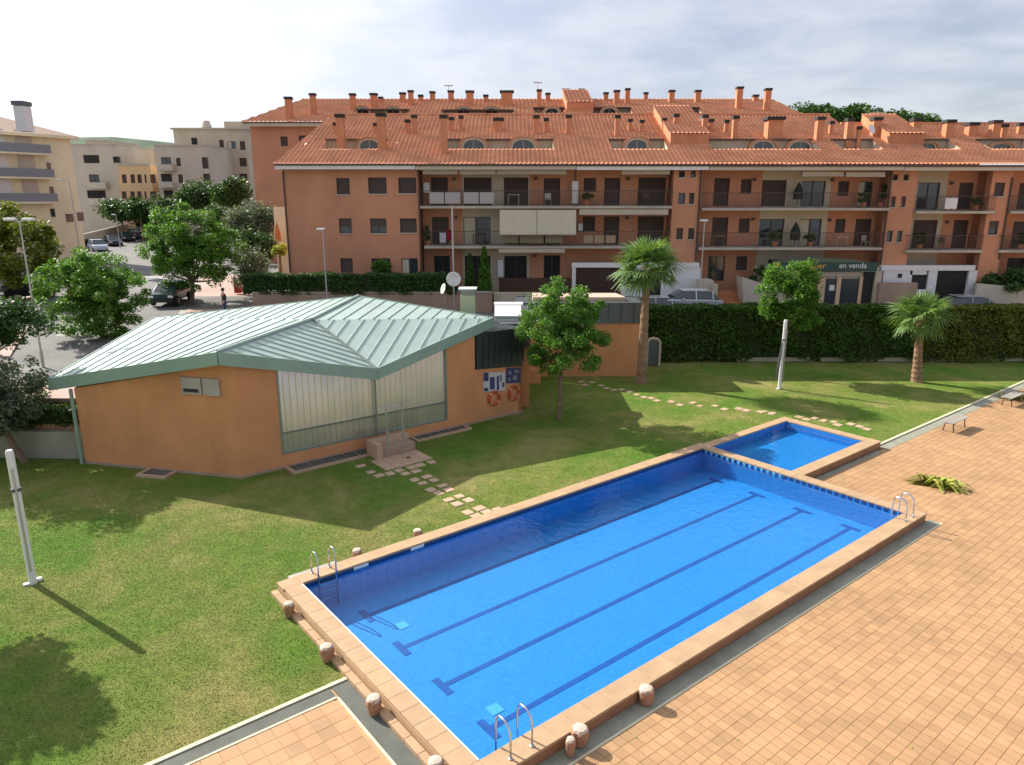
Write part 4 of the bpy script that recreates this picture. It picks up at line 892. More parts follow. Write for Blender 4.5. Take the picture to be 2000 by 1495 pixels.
for a, c, yb in ((692, 792, 226), (862, 1002, 227), (1044, 1102, 222), (1160, 1236, 222), (1290, 1372, 222)):
    P = on_roof(a, yb, Y2-.6, E2, SL2); Q = on_roof(c, yb, Y2-.6, E2, SL2); pits2.append((P[0], Q[0], P[1], P[1]+2.4))
hl, hr = (float(gy(600, 203, R2Y)[0])-X2a)/(R2Y-Y2+.6), (X2b-float(gy(1500, 200, R2Y)[0]))/(R2Y-Y2+.6)
tiled(X2a-.3, X2b+.3, Y2-.6, R2Y, lambda x, y: E2+SL2*(y-Y2+.6), .45, pits2, lambda x, y: (x > X2a-.3+hl*(y-Y2+.6)) & (x < X2b+.3-hr*(y-Y2+.6)), parent=apt2, rowstep=.6, amp=.045)
RZ2 = lambda y: E2+SL2*(y-Y2+.6)
for h in pits2:
    x0, x1, y0, y1 = h; zf = RZ2(y0)-.3
    MB().quad((x0, y1, zf), (x1, y1, zf), (x1, y1, RZ2(y1)), (x0, y1, RZ2(y1))).quad((x0, y0, zf), (x0, y1, zf), (x0, y1, RZ2(y1)), (x0, y0, RZ2(y0))).quad((x1, y0, zf), (x1, y0, RZ2(y0)), (x1, y1, RZ2(y1)), (x1, y1, zf)).build('terrace_wall', BEIGE, apt2)
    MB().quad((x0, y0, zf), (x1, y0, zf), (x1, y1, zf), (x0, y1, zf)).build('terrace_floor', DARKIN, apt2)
    MB().box(x0-.1, x1+.1, y1-.7, y1+.1, RZ2(y1)-.02, RZ2(y1)+.12).build('terrace_eave', BROWN, apt2)
for px in (708, 768, 905, 960, 1078, 1190, 1330): dormer(px, 208, 226, 34, pits2[0][3]-.3, apt2, dark=True)
x0, x1 = float(gy(1106, 225, 83)[0]), float(gy(1158, 225, 83)[0])
tiled(x0, x1, 82.5, R2Y, lambda x, y: RZ2(y)+1.0, .45, parent=apt2, rowstep=.6, amp=.045, name='raised_roof'); MB().prism([(x0, 82.6, RZ2(82.6)), (x0, R2Y, RZ2(R2Y)), (x0, R2Y, RZ2(R2Y)+.95), (x0, 82.6, RZ2(82.6)+.95)], (x1-x0, 0, 0)).build('raised_block', CHIM, apt2)
for px, yt, yb, wd in [(566,190,232,14),(613,183,224,12),(690,184,214,12),(731,184,210,14),(744,192,202,9),(787,183,200,12),(803,178,206,11),(822,188,198,10),(845,181,196,11),(881,179,198,12),(918,179,206,16),(949,188,198,10),(990,179,206,26),(1053,176,208,10),(1070,184,198,10),
                       (1135,175,192,12),(1183,183,196,10),(1204,178,202,12),(1225,174,202,10),(1261,183,194,9),(1311,178,200,12),(1362,178,200,12),(1442,170,212,13),(1475,188,198,11),(1497,173,216,13)]:
    P = on_roof(px, yb, Y2-.6, E2, SL2)
    if P[1] > R2Y: P = gy(px, yb, R2Y+.5); P[2] = R2Z-.5
    chimney(px, yt, yb, wd, P, apt2)
tag(MB().prism([(X2b-3, 86, 14), (45, 86, 14), (42, 96, 17.6), (X2b-6, 96, 17.8)], (0, 0, .3)).build('roof_far', ROOFT, apt2), kind=None)

# ================================================================== GROUND FLOOR SHOPS, STAIRS
gar = thing('garage_front', 'white framed garage entrance with a brown door behind the tall palm', 'garage', (9, 49.8, 2.9))
def fbox(m_, n_, par, r, Ya, Yb, **k):
    x0, x1, z0, z1 = rect(*r, Ya); return MB().box(x0, x1, Ya, Yb, z0, z1).build(n_, m_, par, **k)
fbox(WHITE, 'lintel', gar, (1117,514,1366,523), 49.6, YF-.01); fbox(WHITE, 'wall', gar, (1213,523,1266,600), 49.65, YF-.01); fbox(WHITE, 'wall', gar, (1291,523,1366,602), 49.65, YF-.01)
fbox(mat('garage_brown', (.045, .02, .012), .6), 'garage_door', gar, (1124,523,1213,600), 49.8, 49.85); fbox(WHITE, 'post', gar, (1117,523,1124,600), 49.65, 49.9); fbox(BLACK, 'door', gar, (1266,523,1291,602), 49.8, 49.85)
x0, x1, z0, z1 = rect(1124, 523, 1213, 600, 49.78)
for k in range(1, 8): MB().box(x0, x1, 49.785, 49.798, z0+(z1-z0)*k/8-.012, z0+(z1-z0)*k/8+.012).build('door_joint', BLACK, gar)
gar2 = thing('garage_front', 'white framed garage with a dark opening at the right, behind the short palm', 'garage', (28, 49.8, 2.9))
fbox(WHITE, 'lintel', gar2, (1722,519,1905,529), 49.6, YF-.01); fbox(WHITE, 'wall', gar2, (1722,529,1778,600), 49.65, YF-.01); fbox(WHITE, 'wall', gar2, (1778,529,1810,537), 49.65, YF-.01); fbox(WHITE, 'wall', gar2, (1778,566,1810,600), 49.65, YF-.01)
fbox(WHITE, 'wall', gar2, (1810,529,1827,600), 49.65, YF-.01); fbox(WHITE, 'wall', gar2, (1888,529,1904,600), 49.65, YF-.01); fbox(BLACK, 'window', gar2, (1778,537,1810,566), 49.8, 49.84); fbox(DARKIN, 'garage_door', gar2, (1827,529,1888,600), 49.85, 49.9); fbox(BLACK, 'vent', gar2, (1754,535,1762,543), 49.62, 49.66)
x0, x1, z0, z1 = rect(1827, 529, 1888, 590, 49.85)
for k in range(1, 6): MB().box(x0, x1, 49.82, 49.84, z0+(z1-z0)*k/6-.012, z0+(z1-z0)*k/6+.012).build('door_joint', LOUVER, gar2)
shop = thing('shop_front', 'small estate shop with a dark green sign band behind the hedge tree', 'shop', (20.5, 49, 2.9))
SGREEN = mat('shop_green', (.012, .065, .055), .5); SOLIVE = mat('awning_olive', (.11, .14, .09), .7)
fbox(GREYBEIGE, 'wall', shop, (1478,522,1712,600), 49.2, YF-.02); x0, x1, z0, z1 = rect(1508, 508, 1713, 530, 48.7)
MB().prism([(x0, 48.7, z0), (x0+.3, 48.7, z1-.1), (x0+3, 48.7, z1+.12), (x1-1.5, 48.7, z1), (x1, 48.7, z1-.25), (x1, 48.7, z0)], (0, .9, 0)).build('canopy', SOLIVE, shop)
sg = fbox(SGREEN, 'sign_band', shop, (1508,513,1714,530), 48.62, 48.69)
for r, m_ in (((1612,545,1632,600), LOUVER), ((1642,545,1676,600), LOUVER), ((1684,532,1706,600), BLACK)): fbox(m_, 'door', shop, r, 49.12, 49.19)
fbox(PEACH, 'pillar', shop, (1583,538,1610,600), 49.05, 49.18); fbox(PEACH, 'pillar', shop, (1633,540,1641,600), 49.05, 49.18); fbox(PEACH, 'pillar', shop, (1677,540,1683,600), 49.05, 49.18); fbox(BEIGE, 'pillar', shop, (1707,530,1719,600), 48.9, 49.18)
fbox(WHITE, 'notice', shop, (1620,557,1630,568), 49.09, 49.115); fbox(GREYBEIGE, 'door_head', shop, (1583,531,1682,540), 49.0, 49.18)
def text(body, px, py, hpx, Y, m_, parent, lab=None):
    P = gy(px, py, Y); c = bpy.data.curves.new('lettering', 'FONT'); c.body = body; c.size = hpx/FPX*Y*1.35; c.extrude = .01; c.align_x = 'CENTER'; c.align_y = 'CENTER'
    o = bpy.data.objects.new('lettering', c); link(o, parent); o.location = Vector(P)-parent.location if False else Vector(P); o.rotation_euler = (math.pi/2, 0, 0)
    dg = bpy.context.evaluated_depsgraph_get(); me = bpy.data.meshes.new_from_object(o.evaluated_get(dg)); me.materials.clear(); me.materials.append(m_)
    o2 = bpy.data.objects.new('lettering', me); link(o2, parent); o2.location = o.location; o2.rotation_euler = o.rotation_euler; bpy.data.objects.remove(o); return o2
text('en venda', 1666, 519.5, 11, 48.60, WHITE, shop)
YTXT = mat('sign_yellow', (.65, .42, .06), .6)
text('lloguer', 1590, 520, 12, 48.60, YTXT, shop)
fbox(YTXT, 'sign_emblem', shop, (1510,513,1524,524), 48.58, 48.61)
st_ = thing('entrance_steps', 'terracotta steps between beige parapets left of the shop', 'stairs', (15, 49, 2.9))
x0, x1, _, _ = rect(1400, 560, 1450, 595, 49)
for k in range(6): MB().box(x0, x1, 48.6+k*.28, YF-.02, 2.5+k*.17, 2.5+(k+1)*.17+.3).build('step', CHIM, st_)
for r in ((1392,556,1401,600),): fbox(BEIGE, 'parapet', st_, r, 48.3, 49.9)
x0, x1, z0, z1 = rect(1447, 545, 1480, 602, 48.4); MB().prism([(x0+.3, 48.4, z0), (x1+.6, 48.4, z0), (x1+.6, 48.4, z1-.4), (x0, 48.4, z1+.1)], (0, 1.3, 0)).build('parapet', GREYBEIGE, st_)
fbox(GREYBEIGE, 'parapet', st_, (1366,548,1392,600), 48.6, 49.9)
lw = fbox(GARDWALL, 'low_wall', None, (1716,553,1790,600), 48.6, 48.9); tag(lw, 'tan low wall in front of the right white garage', 'wall')
x0, x1, z0, z1 = rect(1906, 554, 2060, 600, 48.4)
lw = MB().prism([(x0, 48.4, z0), (x1, 48.4, z0), (x1, 48.4, z1-.5), (x0, 48.4, z1)], (0, .25, 0)).build('low_wall', GREYBEIGE); tag(lw, 'grey beige wall at the right edge under the dark planting', 'wall')

# ================================================================== BUILDINGS ON THE LEFT
def simple_building(name, lab, r, Y, depth, m_, wins, zb=2.5, roofm=None, balc=(), over=.0):
    x0, x1, _, z1 = rect(*r, Y); t = thing(name, lab, 'building', ((x0+x1)/2, Y, zb))
    hs = [(*[float(q) for q in rect(*q_[:4], Y)], q_[4] if len(q_) > 4 else 'shut') for q_ in wins]
    b = wall_holes(x0, x1, zb, z1, Y, hs, m_, t)
    MB().box(x0, x1, Y+.61, Y+depth, zb, z1-.02).build('body', m_, t)
    MB().box(x0-over, x1+over, Y-over-.1, Y+depth, z1, z1+.25).build('roof', roofm or SLAB, t)
    for h in hs: window(h, Y, h[4], t)
    for q_ in balc:
        a0, a1, c0, c1 = rect(*q_, Y-1.0); s = MB().box(a0, a1, Y-1.2, Y-.005, c0-.1, c0+.05).build('balcony', SLAB, t); MB().box(a0, a1, Y-1.2, Y-1.12, c0+.05, c1).box(a0, a0+.08, Y-1.12, Y-.01, c0+.05, c1).box(a1-.08, a1, Y-1.12, Y-.01, c0+.05, c1).build('parapet', m_, s)
    return t
Z = lambda a, b_, c, d, k=None: (a/3.559, 150+b_/3.559, c/3.559, 150+d/3.559)+((k,) if k else ())
simple_building('apartment_building', 'beige apartment block with recessed balconies just right of the cream building', Z(500,478,840,900), 116, 14, GREYBEIGE, [Z(580,545,690,602,'dark'), Z(620,680,690,735,'glass'), Z(607,790,735,845,'dark'), Z(785,555,835,600,'dark')], balc=[Z(612,735,740,775), Z(610,850,745,890)])
simple_building('apartment_building', 'tall narrow beige upper block with a flat parapet left of the hill', Z(600,450,752,530), 124, 10, BEIGE, [])
simple_building('apartment_building', 'peach apartment block between the beige block and the yellowish one', Z(735,490,900,900), 119, 12, PEACH, [Z(800,560,890,600,'dark')])
simple_building('house', 'orange pink house wall standing under the distant hill', Z(890,515,1100,640), 128, 10, mat('salmon', (.60,.33,.20), .9, var=.05, scale=.3), [Z(900,590,920,608,'dark'), Z(935,590,975,608,'dark')])
simple_building('apartment_building', 'yellow peach apartment block with two rows of small dark windows', Z(835,618,1060,900), 114, 10, mat('yellow_peach', (.66,.45,.26), .9, var=.05, scale=.3), [Z(a,b_,c,d) for b_, d in ((680,740),(798,852)) for a, c in ((848,880),(908,938),(955,985),(1005,1018),(1045,1080))])
simple_building('apartment_building', 'pale grey beige apartment block with corner balconies left of the taller one', Z(1095,485,1452,880), 112, 12, GREYBEIGE, [Z(1225,565,1256,622), Z(1240,680,1272,742), Z(1245,800,1275,850), Z(1405,560,1447,640), Z(1415,675,1462,752), Z(1120,560,1190,612,'glass'), Z(1120,675,1195,730,'dark'), Z(1140,790,1205,845,'dark')], balc=[Z(1110,610,1200,650), Z(1105,735,1200,770)])
tt = simple_building('apartment_building', 'tallest grey beige apartment block beside the terracotta wall, with a roof hut', Z(1230,368,1730,880), 122, 14, BEIGE, [Z(1525,440,1556,502), Z(1580,450,1640,502,'curt'), Z(1668,450,1705,510), Z(1530,562,1570,622), Z(1585,565,1605,620,'curt'), Z(1665,565,1715,625), Z(1540,675,1580,735), Z(1590,675,1608,735,'curt'), Z(1665,675,1720,735), Z(1330,425,1372,478,'dark')], over=.3)
x0, x1, z0, z1 = rect(*Z(1558,312,1725,372), 126); MB().box(x0, x1, 126, 132, z0-1, z1).build('roof_hut', BEIGE, tt)
x0, x1, z0, z1 = rect(*Z(1400,308,1472,372), 124); MB().lathe([((x1-x0)*.45, z0-.5), ((x1-x0)*.5, z1-1), ((x1-x0)*.3, z1)], ((x0+x1)/2, 124, 0), 10).build('water_tank', GREYBEIGE, tt)
# cream building in the left corner; its long front recedes from the street
cb = thing('apartment_building', 'cream apartment building at the left edge with grey balcony bands and a large chimney', 'building', (-50, 76, 5))
A0, A1 = np.array([-57.5, 63.0]), np.array([-47.2, 81.0]); dA = (A1-A0)/np.linalg.norm(A1-A0); nA_ = np.array([dA[1], -dA[0]]); LA = float(np.linalg.norm(A1-A0))
zt = float(gy(163, 268, 81)[2]); on = lambda s, z, o=0.0: (float(A0[0]+dA[0]*s+nA_[0]*o), float(A0[1]+dA[1]*s+nA_[1]*o), z)
MB().prism([on(-6, 3), on(LA, 3), on(LA, zt), on(-6, zt)], (*(-nA_*12), 0)).build('wall', CREAM, cb)
rt = [on(-6.5, zt, .7), on(LA+.6, zt, .7), on(LA+.6, zt, -12), on(-6.5, zt, -12)]
MB().prism([tuple(np.array(p)-[0, 0, .25]) for p in rt], (0, 0, .27)).build('eave', CREAM, cb)
MB().add([*[tuple(np.array(p)+[0, 0, .03]) for p in rt], on(-2, zt+2.3, -5.5), on(LA-5.5, zt+2.3, -5.5)], [(0, 1, 5, 4), (1, 2, 5), (2, 3, 4, 5), (3, 0, 4)]).build('roof', mat('brown_tiles', (.34, .24, .18), .9, var=.12, scale=2, bump=.4, bscale=10), cb)
def onpx(x, y):                                  # sight line to the cream front
    d = ray(x, y); n = np.array([*nA_, 0]); p = np.array([*A0, 0]); P = _C+d*(((p-_C)@n)/(d@n)); return float((P[:2]-A0)@dA), float(P[2])
for i, (yt, yb_, xe) in enumerate(((282, 303, 88), (330, 350, 95), (378, 398, 102))):
    s1, z1_ = onpx(xe, (yt+yb_)/2); z0_ = onpx(50, yb_)[1]; z2_ = onpx(50, yt)[1]
    s = MB().prism([on(-6, z0_, .003), on(s1, z0_, .003), on(s1, z0_, 1.1), on(-6, z0_, 1.1)], (0, 0, .18)).build('balcony', CREAM, cb)
    MB().prism([on(-6, z0_+.18, 1.0), on(s1, z0_+.18, 1.0), on(s1, z2_, 1.0), on(-6, z2_, 1.0)], (*(nA_*.08), 0)).build('balustrade', mat('grey_panel', (.20, .22, .25), .4), s)
    for k in range(5):
        a0 = s1-1.2-k*2.6; MB().prism([on(a0-1.6, z2_-.9, .01), on(a0, z2_-.9, .01), on(a0, z2_+1.35, .01), on(a0-1.6, z2_+1.35, .01)], (*(nA_*.03), 0)).build('window', WHITE if k % 2 else GREYBEIGE, cb)
for r in ((93,318,98,335),(98,365,104,380),(100,408,106,424),(130,418,142,434),(152,415,162,432)):
    s0, za = onpx(r[0], r[3]); s1, zc = onpx(r[2], r[1]); MB().prism([on(s0, za, .01), on(s1, za, .01), on(s1, zc, .01), on(s0, zc, .01)], (*(nA_*.04), 0)).build('window', GLASS, cb)
x0, x1, z0, z1 = rect(26, 196, 46, 234, 74); c_ = MB().box(x0, x1, 74, 75.2, zt, z1-.5).build('chimney', WHITE, cb); MB().box(x0-.08, x1+.08, 73.9, 75.3, z1-.45, z1-.05).build('chimney_cap', GREYCLAD, c_)
# ramp wall, cream stub wall
p0, p1 = gy(128, 468, 92), gy(262, 447, 118)
w_ = MB().prism([(p0[0]-14, p0[1]-6, 2.5), (p1[0], p1[1], 3), (p1[0], p1[1], p1[2]+1.0), (p0[0], p0[1], p0[2]+.2), (p0[0]-14, p0[1]-6, p0[2]-.6)], (.1, .5, 0)).build('ramp_wall', BEIGE); tag(w_, 'pale ramp wall behind the row of parked cars', 'wall')
x0, x1, z0, z1 = rect(536, 405, 553, 470, 62); w_ = MB().box(x0, x1+.6, 62, 62.4, 3, z1).build('garden_screen', CREAM); tag(w_, 'cream wall stub beside the left corner of the terracotta building', 'wall')
# hill
b = MB(); n_ = 40
for k in range(n_+1):
    x = -560+k*26; h = 8+36*math.exp(-((x+290)/170.)**2)+random.uniform(-.8, .8); b.v += [(x, 420, 3), (x, 470, h*.72+6), (x, 520, h+6.5), (x, 640, 4)]
for k in range(n_):
    for j in range(3): a = k*4+j; b.f.append((a, a+4, a+5, a+1))
tag(b.build('hill', mat('wooded_hill', (.055, .10, .05), 1, var=.35, scale=.08, bump=1, bscale=.3)), kind='structure')

# ================================================================== VEGETATION
def leaf_quads(P, size, jit=.35, flat=.5, asp=.62):
    n = len(P); nrm_ = rng.normal(size=(n, 3)); nrm_[:, 2] = np.abs(nrm_[:, 2])+flat; nrm_ /= np.linalg.norm(nrm_, axis=1)[:, None]
    a = np.cross(nrm_, rng.normal(size=(n, 3))); a /= np.linalg.norm(a, axis=1)[:, None]; c = np.cross(nrm_, a)
    s = (size*(1+jit*rng.uniform(-1, 1, n)))[:, None]*.5
    V_ = np.stack([P-a*s, P-c*s*asp+a*s*.1, P+a*s, P+c*s*asp+a*s*.1], 1).reshape(-1, 3)
    return V_, np.arange(4*n).reshape(-1, 4)
def crown_points(c, R, n, clumps, cr, seed, low=-.8, hollow=.45):
    g = np.random.default_rng(seed); C_ = []; n = int(n*1.55); cr *= 1.18
    while len(C_) < clumps:
        d = g.normal(size=3); d /= np.linalg.norm(d)
        if d[2] < low: continue
        r = (hollow+(1-hollow)*g.uniform()**.6)*g.uniform(.82, 1.10); C_.append(np.array(c)+d*np.array(R)*r)
    C_ = np.array(C_); w_ = g.uniform(.4, 1.3, clumps); w_ /= w_.sum(); idx = g.choice(clumps, n, p=w_)
    d = g.normal(size=(n, 3)); d /= np.linalg.norm(d, axis=1)[:, None]; rad = cr*g.uniform(.6, 1.25, clumps)
    return C_[idx]+d*(rad[idx]*g.uniform(size=n)**.45)[:, None]*np.array([1, 1, .75]), C_
def tree(lab, base, c, R, n, lm, name='tree', group=None, clumps=60, cr=.5, lsize=.16, tr=.14, seed=1, cat='tree', low=-.75, limbs=12, hollow=.45):
    t = thing(name, lab, cat, base, 0, group); P, C_ = crown_points(c, R, n, clumps, cr, seed, low, hollow)
    V_, F_ = leaf_quads(P, lsize); o = obj('crown', mesh_np('crown', V_, F_, lm), t)
    bz, cz = base[2], c[2]; fork = np.array([c[0]*.6+base[0]*.4, c[1]*.6+base[1]*.4, cz-R[2]*.75])
    b0 = np.array(base, float)
    MB().tube([b0+[0, 0, -.15], b0+(fork-b0)*.05, b0+(fork-b0)*.5+[random.uniform(-.05, .05), 0, 0], fork], [tr*1.35, tr*1.1, tr*.9, tr*.75], 9).build('trunk', TRUNK, t, smooth=True)
    m_ = MB()
    for k in np.random.default_rng(seed).choice(len(C_), min(limbs, len(C_)), replace=False):
        e = C_[k]; mid = fork*.5+e*.5+np.array([0, 0, -.15*R[2]]); m_.tube([fork-[0, 0, .1], mid, e], [tr*.5, tr*.28, tr*.1], 5)
    m_.build('limbs', TRUNK, t); return t
def crown_at(px0, py0, px1, py1, Y):             # crown box in the picture at distance Y
    x0, x1, z0, z1 = rect(px0, py0, px1, py1, Y); return ((x0+x1)/2, Y, (z0+z1)/2), ((x1-x0)/2, (x1-x0)/2*.95, (z1-z0)/2)
def T(lab, px, Y, bx, n, lm, zb=None, **k):
    c, R = crown_at(*bx, Y); zb = tz(Y) if zb is None else zb; return tree(lab, (c[0] if px is None else float(gy(px, 600, Y)[0]), Y, zb), c, R, n, lm, **k)
g1 = 'young street trees along the left pavement'
T('broad bright green street tree, nearest one left of the pavilion roof', 195, 40, (66,482,292,672), 24000, LEAF, clumps=170, cr=.42, lsize=.145, tr=.13, seed=3, group=g1, hollow=.15, low=-.95, limbs=18)
T('bright green street tree standing on the pink pavement behind the pavilion roof', 375, 50.5, (280,402,468,568), 22000, LEAF, clumps=160, cr=.5, lsize=.17, tr=.16, seed=4, group=g1, hollow=.15, low=-.95, limbs=18)
T('yellowish green tree at the left edge behind the double street lamp', None, 52, (-60,405,122,575), 9000, LEAFY, clumps=70, cr=.7, lsize=.26, seed=5, group=g1)
T('dark green tree cut by the left edge, above the grey green olive', None, 27.0, (-150,575,66,700), 9500, DARKLEAF, zb=1.2, clumps=90, cr=.4, lsize=.14, seed=6, hollow=.2, group=g1)
T('grey green olive tree in the lower left above the retaining wall', -5, 26.6, (-150,700,96,850), 15000, OLIVE, clumps=110, cr=.42, lsize=.13, zb=.0, seed=7, hollow=.1, low=-.9)
T('round leafed lawn tree in front of the utility block', 1095, 32.2, (1008,548,1193,742), 20000, LEAF2, clumps=130, cr=.36, lsize=.12, tr=.10, zb=0, seed=8, hollow=.1, low=-.9)
tree('lawn tree standing behind the far net post by the tall hedge', (15.6, 40.6, 0), (15.75, 40.6, 4.55), (1.7, 1.6, 2.1), 11000, LEAF2, clumps=100, cr=.42, lsize=.17, tr=.09, seed=9, low=-.8)
# trees left of the frame whose shadows fall on the lawn
tree('tree just outside the left edge, its shadow falls on the lower lawn', (-16.3, 16.7, 0), (-16.3, 16.7, 4.8), (1.55, 1.5, 1.5), 8000, LEAF2, clumps=45, cr=.5, lsize=.19, tr=.11, seed=10)
for i, (lab, bx, Y, n, lm, cl, ls) in enumerate([
    ('dark green bush highest in the gap left of the second terracotta building', (350,362,425,410), 96, 2600, DARKLEAF, 26, .4), ('dark green bush against the corner of the second terracotta building', (420,352,482,402), 92, 2600, DARKLEAF, 26, .4),
    ('grey green olive tree beside the cream wall stub', (440,392,535,470), 66, 4200, OLIVE, 45, .26), ('dark shrub below the olive tree by the orange awning', (468,440,536,520), 62, 3000, DARKLEAF, 30, .26),
    ('pale green feathery shrub at the left end of the clipped hedge', (455,485,535,562), 53, 3200, OLIVE, 35, .2), ('dark round bush behind the parked cars', (263,400,305,442), 110, 1800, DARKLEAF, 20, .45),
    ('wide dark bush in front of the peach block', (200,398,270,425), 108, 2000, DARKLEAF, 22, .45), ('dark tree in front of the yellow peach block', (245,392,298,422), 107, 1800, DARKLEAF, 20, .45),
    ('small dark tree before the pale grey block', (305,388,338,425), 104, 1400, DARKLEAF, 16, .4), ('green bush behind the pavement tree, right side', (390,400,450,470), 78, 2600, DARKLEAF, 26, .3)]):
    T(lab, None, Y, bx, n, lm, clumps=cl, cr=1.0*Y/100+.2, lsize=ls, seed=20+i, low=-1, name='shrub', cat='shrub', limbs=4, hollow=.2)
# conifers before the first balcony
for i, (x, yt, wd) in enumerate(((918, 497, 26), (946, 483, 34))):
    x0, x1, z0, z1 = rect(x-wd/2, yt, x+wd/2, 572, 48.6); P = []
    g_ = np.random.default_rng(40+i); n = 3200; h = g_.uniform(size=n)**1.3; r = (1-h)**.75*(x1-x0)/2*g_.uniform(.5, 1.05, n)+.05; th = g_.uniform(0, 6.28, n)
    P = np.stack([(x0+x1)/2+r*np.cos(th), 48.6+r*np.sin(th), 3.2+(z1-3.2)*h], -1); V_, F_ = leaf_quads(P, .17, flat=.1)
    t = thing('cypress', ('left and lower', 'right and taller')[i]+' of the two small conifers behind the clipped hedge', 'tree', ((x0+x1)/2, 48.6, 2.9)); obj('crown', mesh_np('crown', V_, F_, LEAF2 if i else DARKLEAF), t); MB().tube([((x0+x1)/2, 48.6, 2.7), ((x0+x1)/2, 48.6, z1-.5)], [.1, .03], 6).build('trunk', TRUNK, t)
T('round green shrub under the middle ground floor window of the blank wall', None, 49.2, (728,506,764,545), 1500, LEAF2, clumps=12, cr=.3, lsize=.14, name='shrub', cat='shrub', seed=51, limbs=2, hollow=.1)
T('dark planting with pale blooms at the far right edge above the grey wall', None, 49.6, (1905,525,2060,580), 5000, DARKLEAF, clumps=30, cr=.5, lsize=.2, name='shrub', cat='shrub', seed=52, limbs=2, hollow=.1, low=-1)
T('dark climbing shrub beside the shop canopy', None, 49.3, (1470,520,1500,556), 1500, DARKLEAF, clumps=12, cr=.3, lsize=.14, name='shrub', cat='shrub', seed=53, limbs=2, hollow=.1)
# umbrella pines on the hill line
for i, (a, b_, c, d) in enumerate(((1550,212,1640,255),(1625,218,1712,258),(1690,228,1770,262),(1750,232,1825,262))):
    T(('leftmost and tallest', 'second', 'third', 'rightmost')[i]+' umbrella pine above the tiled roof', None, 135+i*4, (a, b_, c, d), 5200, PINE, clumps=40, cr=1.8, lsize=.7, name='pine_tree', group='umbrella pines behind the roofs', seed=60+i, tr=.4, low=-.3, limbs=6, hollow=.2)
# hedges
def hedge(lab, x0, x1, y0, y1, z0, z1, n, lm, ls, gaps=(), parent_lab='hedge'):
    t = thing('hedge', lab, 'hedge', ((x0+x1)/2, (y0+y1)/2, z0)); g_ = np.random.default_rng(int(abs(x0)*10)+3)
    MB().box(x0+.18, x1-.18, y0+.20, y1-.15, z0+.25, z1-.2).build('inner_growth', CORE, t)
    nf, ntp = int(n*.62), int(n*.25); ns = n-nf-ntp
    bulge = lambda x, z: .10*np.sin(x*1.7+z)+.08*np.sin(x*4.1+2*z)+.06*np.sin(z*5+x)
    xf_ = g_.uniform(x0, x1, nf); zf_ = z0+(z1-z0)*g_.uniform(size=nf)**.9; F1 = np.stack([xf_, y0+bulge(xf_, zf_)+g_.uniform(0, .22, nf), zf_], -1)
    xt = g_.uniform(x0, x1, ntp); yt = g_.uniform(y0, y1, ntp); F2 = np.stack([xt, yt, z1+.6*bulge(xt, yt)-g_.uniform(0, .18, ntp)], -1)
    xs_ = np.where(g_.uniform(size=ns) < .5, x0+g_.uniform(0, .2, ns), x1-g_.uniform(0, .2, ns)); F3 = np.stack([xs_, g_.uniform(y0, y1, ns), g_.uniform(z0, z1, ns)], -1)
    P = np.concatenate([F1, F2, F3])
    for c, w_, h in gaps: P = P[~((np.abs(P[:, 0]-c) < w_*(1-(P[:, 2]-z0)/h)) & (P[:, 2] < z0+h))]
    V_, F_ = leaf_quads(P, ls, flat=.15); o = obj('foliage', mesh_np('foliage', V_, F_, lm), t); return t
hx = [float(gy(q, 650, 44.3)[0]) for q in (1258, 1610, 1812, 2060)]; hz = [float(gy(q, 599, 44.3)[2]) for q in (1300, 1610, 1900)]
hedge('dark left stretch of the tall clipped hedge behind the tall palm', hx[0], hx[1], 44.25, 45.5, .05, hz[0], 20000, HEDGEL, .17, gaps=((16.6, 1.9, .75),))
hedge('middle stretch of the tall hedge behind the lawn tree and short palm', hx[1]-.1, hx[2], 44.2, 45.5, .05, hz[1], 13000, HEDGEL, .17, gaps=((hx[1]+.1, 1.6, .7),(24.2, 1.1, .5)))
hedge('lighter olive right stretch of the tall hedge at the right edge', hx[2]-.1, hx[3], 44.15, 45.5, .05, hz[2], 16000, HEDGER, .17, gaps=((31.8, .7, .4),))
hedge('long clipped dark hedge on top of the tan garden wall', -17.5, -3.6, 46.9, 48.2, 3.95, 5.22, 20000, DARKLEAF, .15)
hedge('low dark shrubs on the retaining wall at the left edge', -24, -16.9, 27.4, 28.4, 1.0, 1.95, 6000, DARKLEAF, .14)
hw = MB().box(8.5, 36, 45.55, 45.7, -.1, 2.6).build('boundary_wall', BEIGE); tag(hw, 'beige wall hidden behind the tall hedge of the lawn', 'wall')
hk = MB().box(14.2, 34, 44.6, 44.75, -.1, .55).build('hedge_footing', BEIGE); tag(hk, 'pale footing showing in the gaps under the tall hedge', 'kerb')
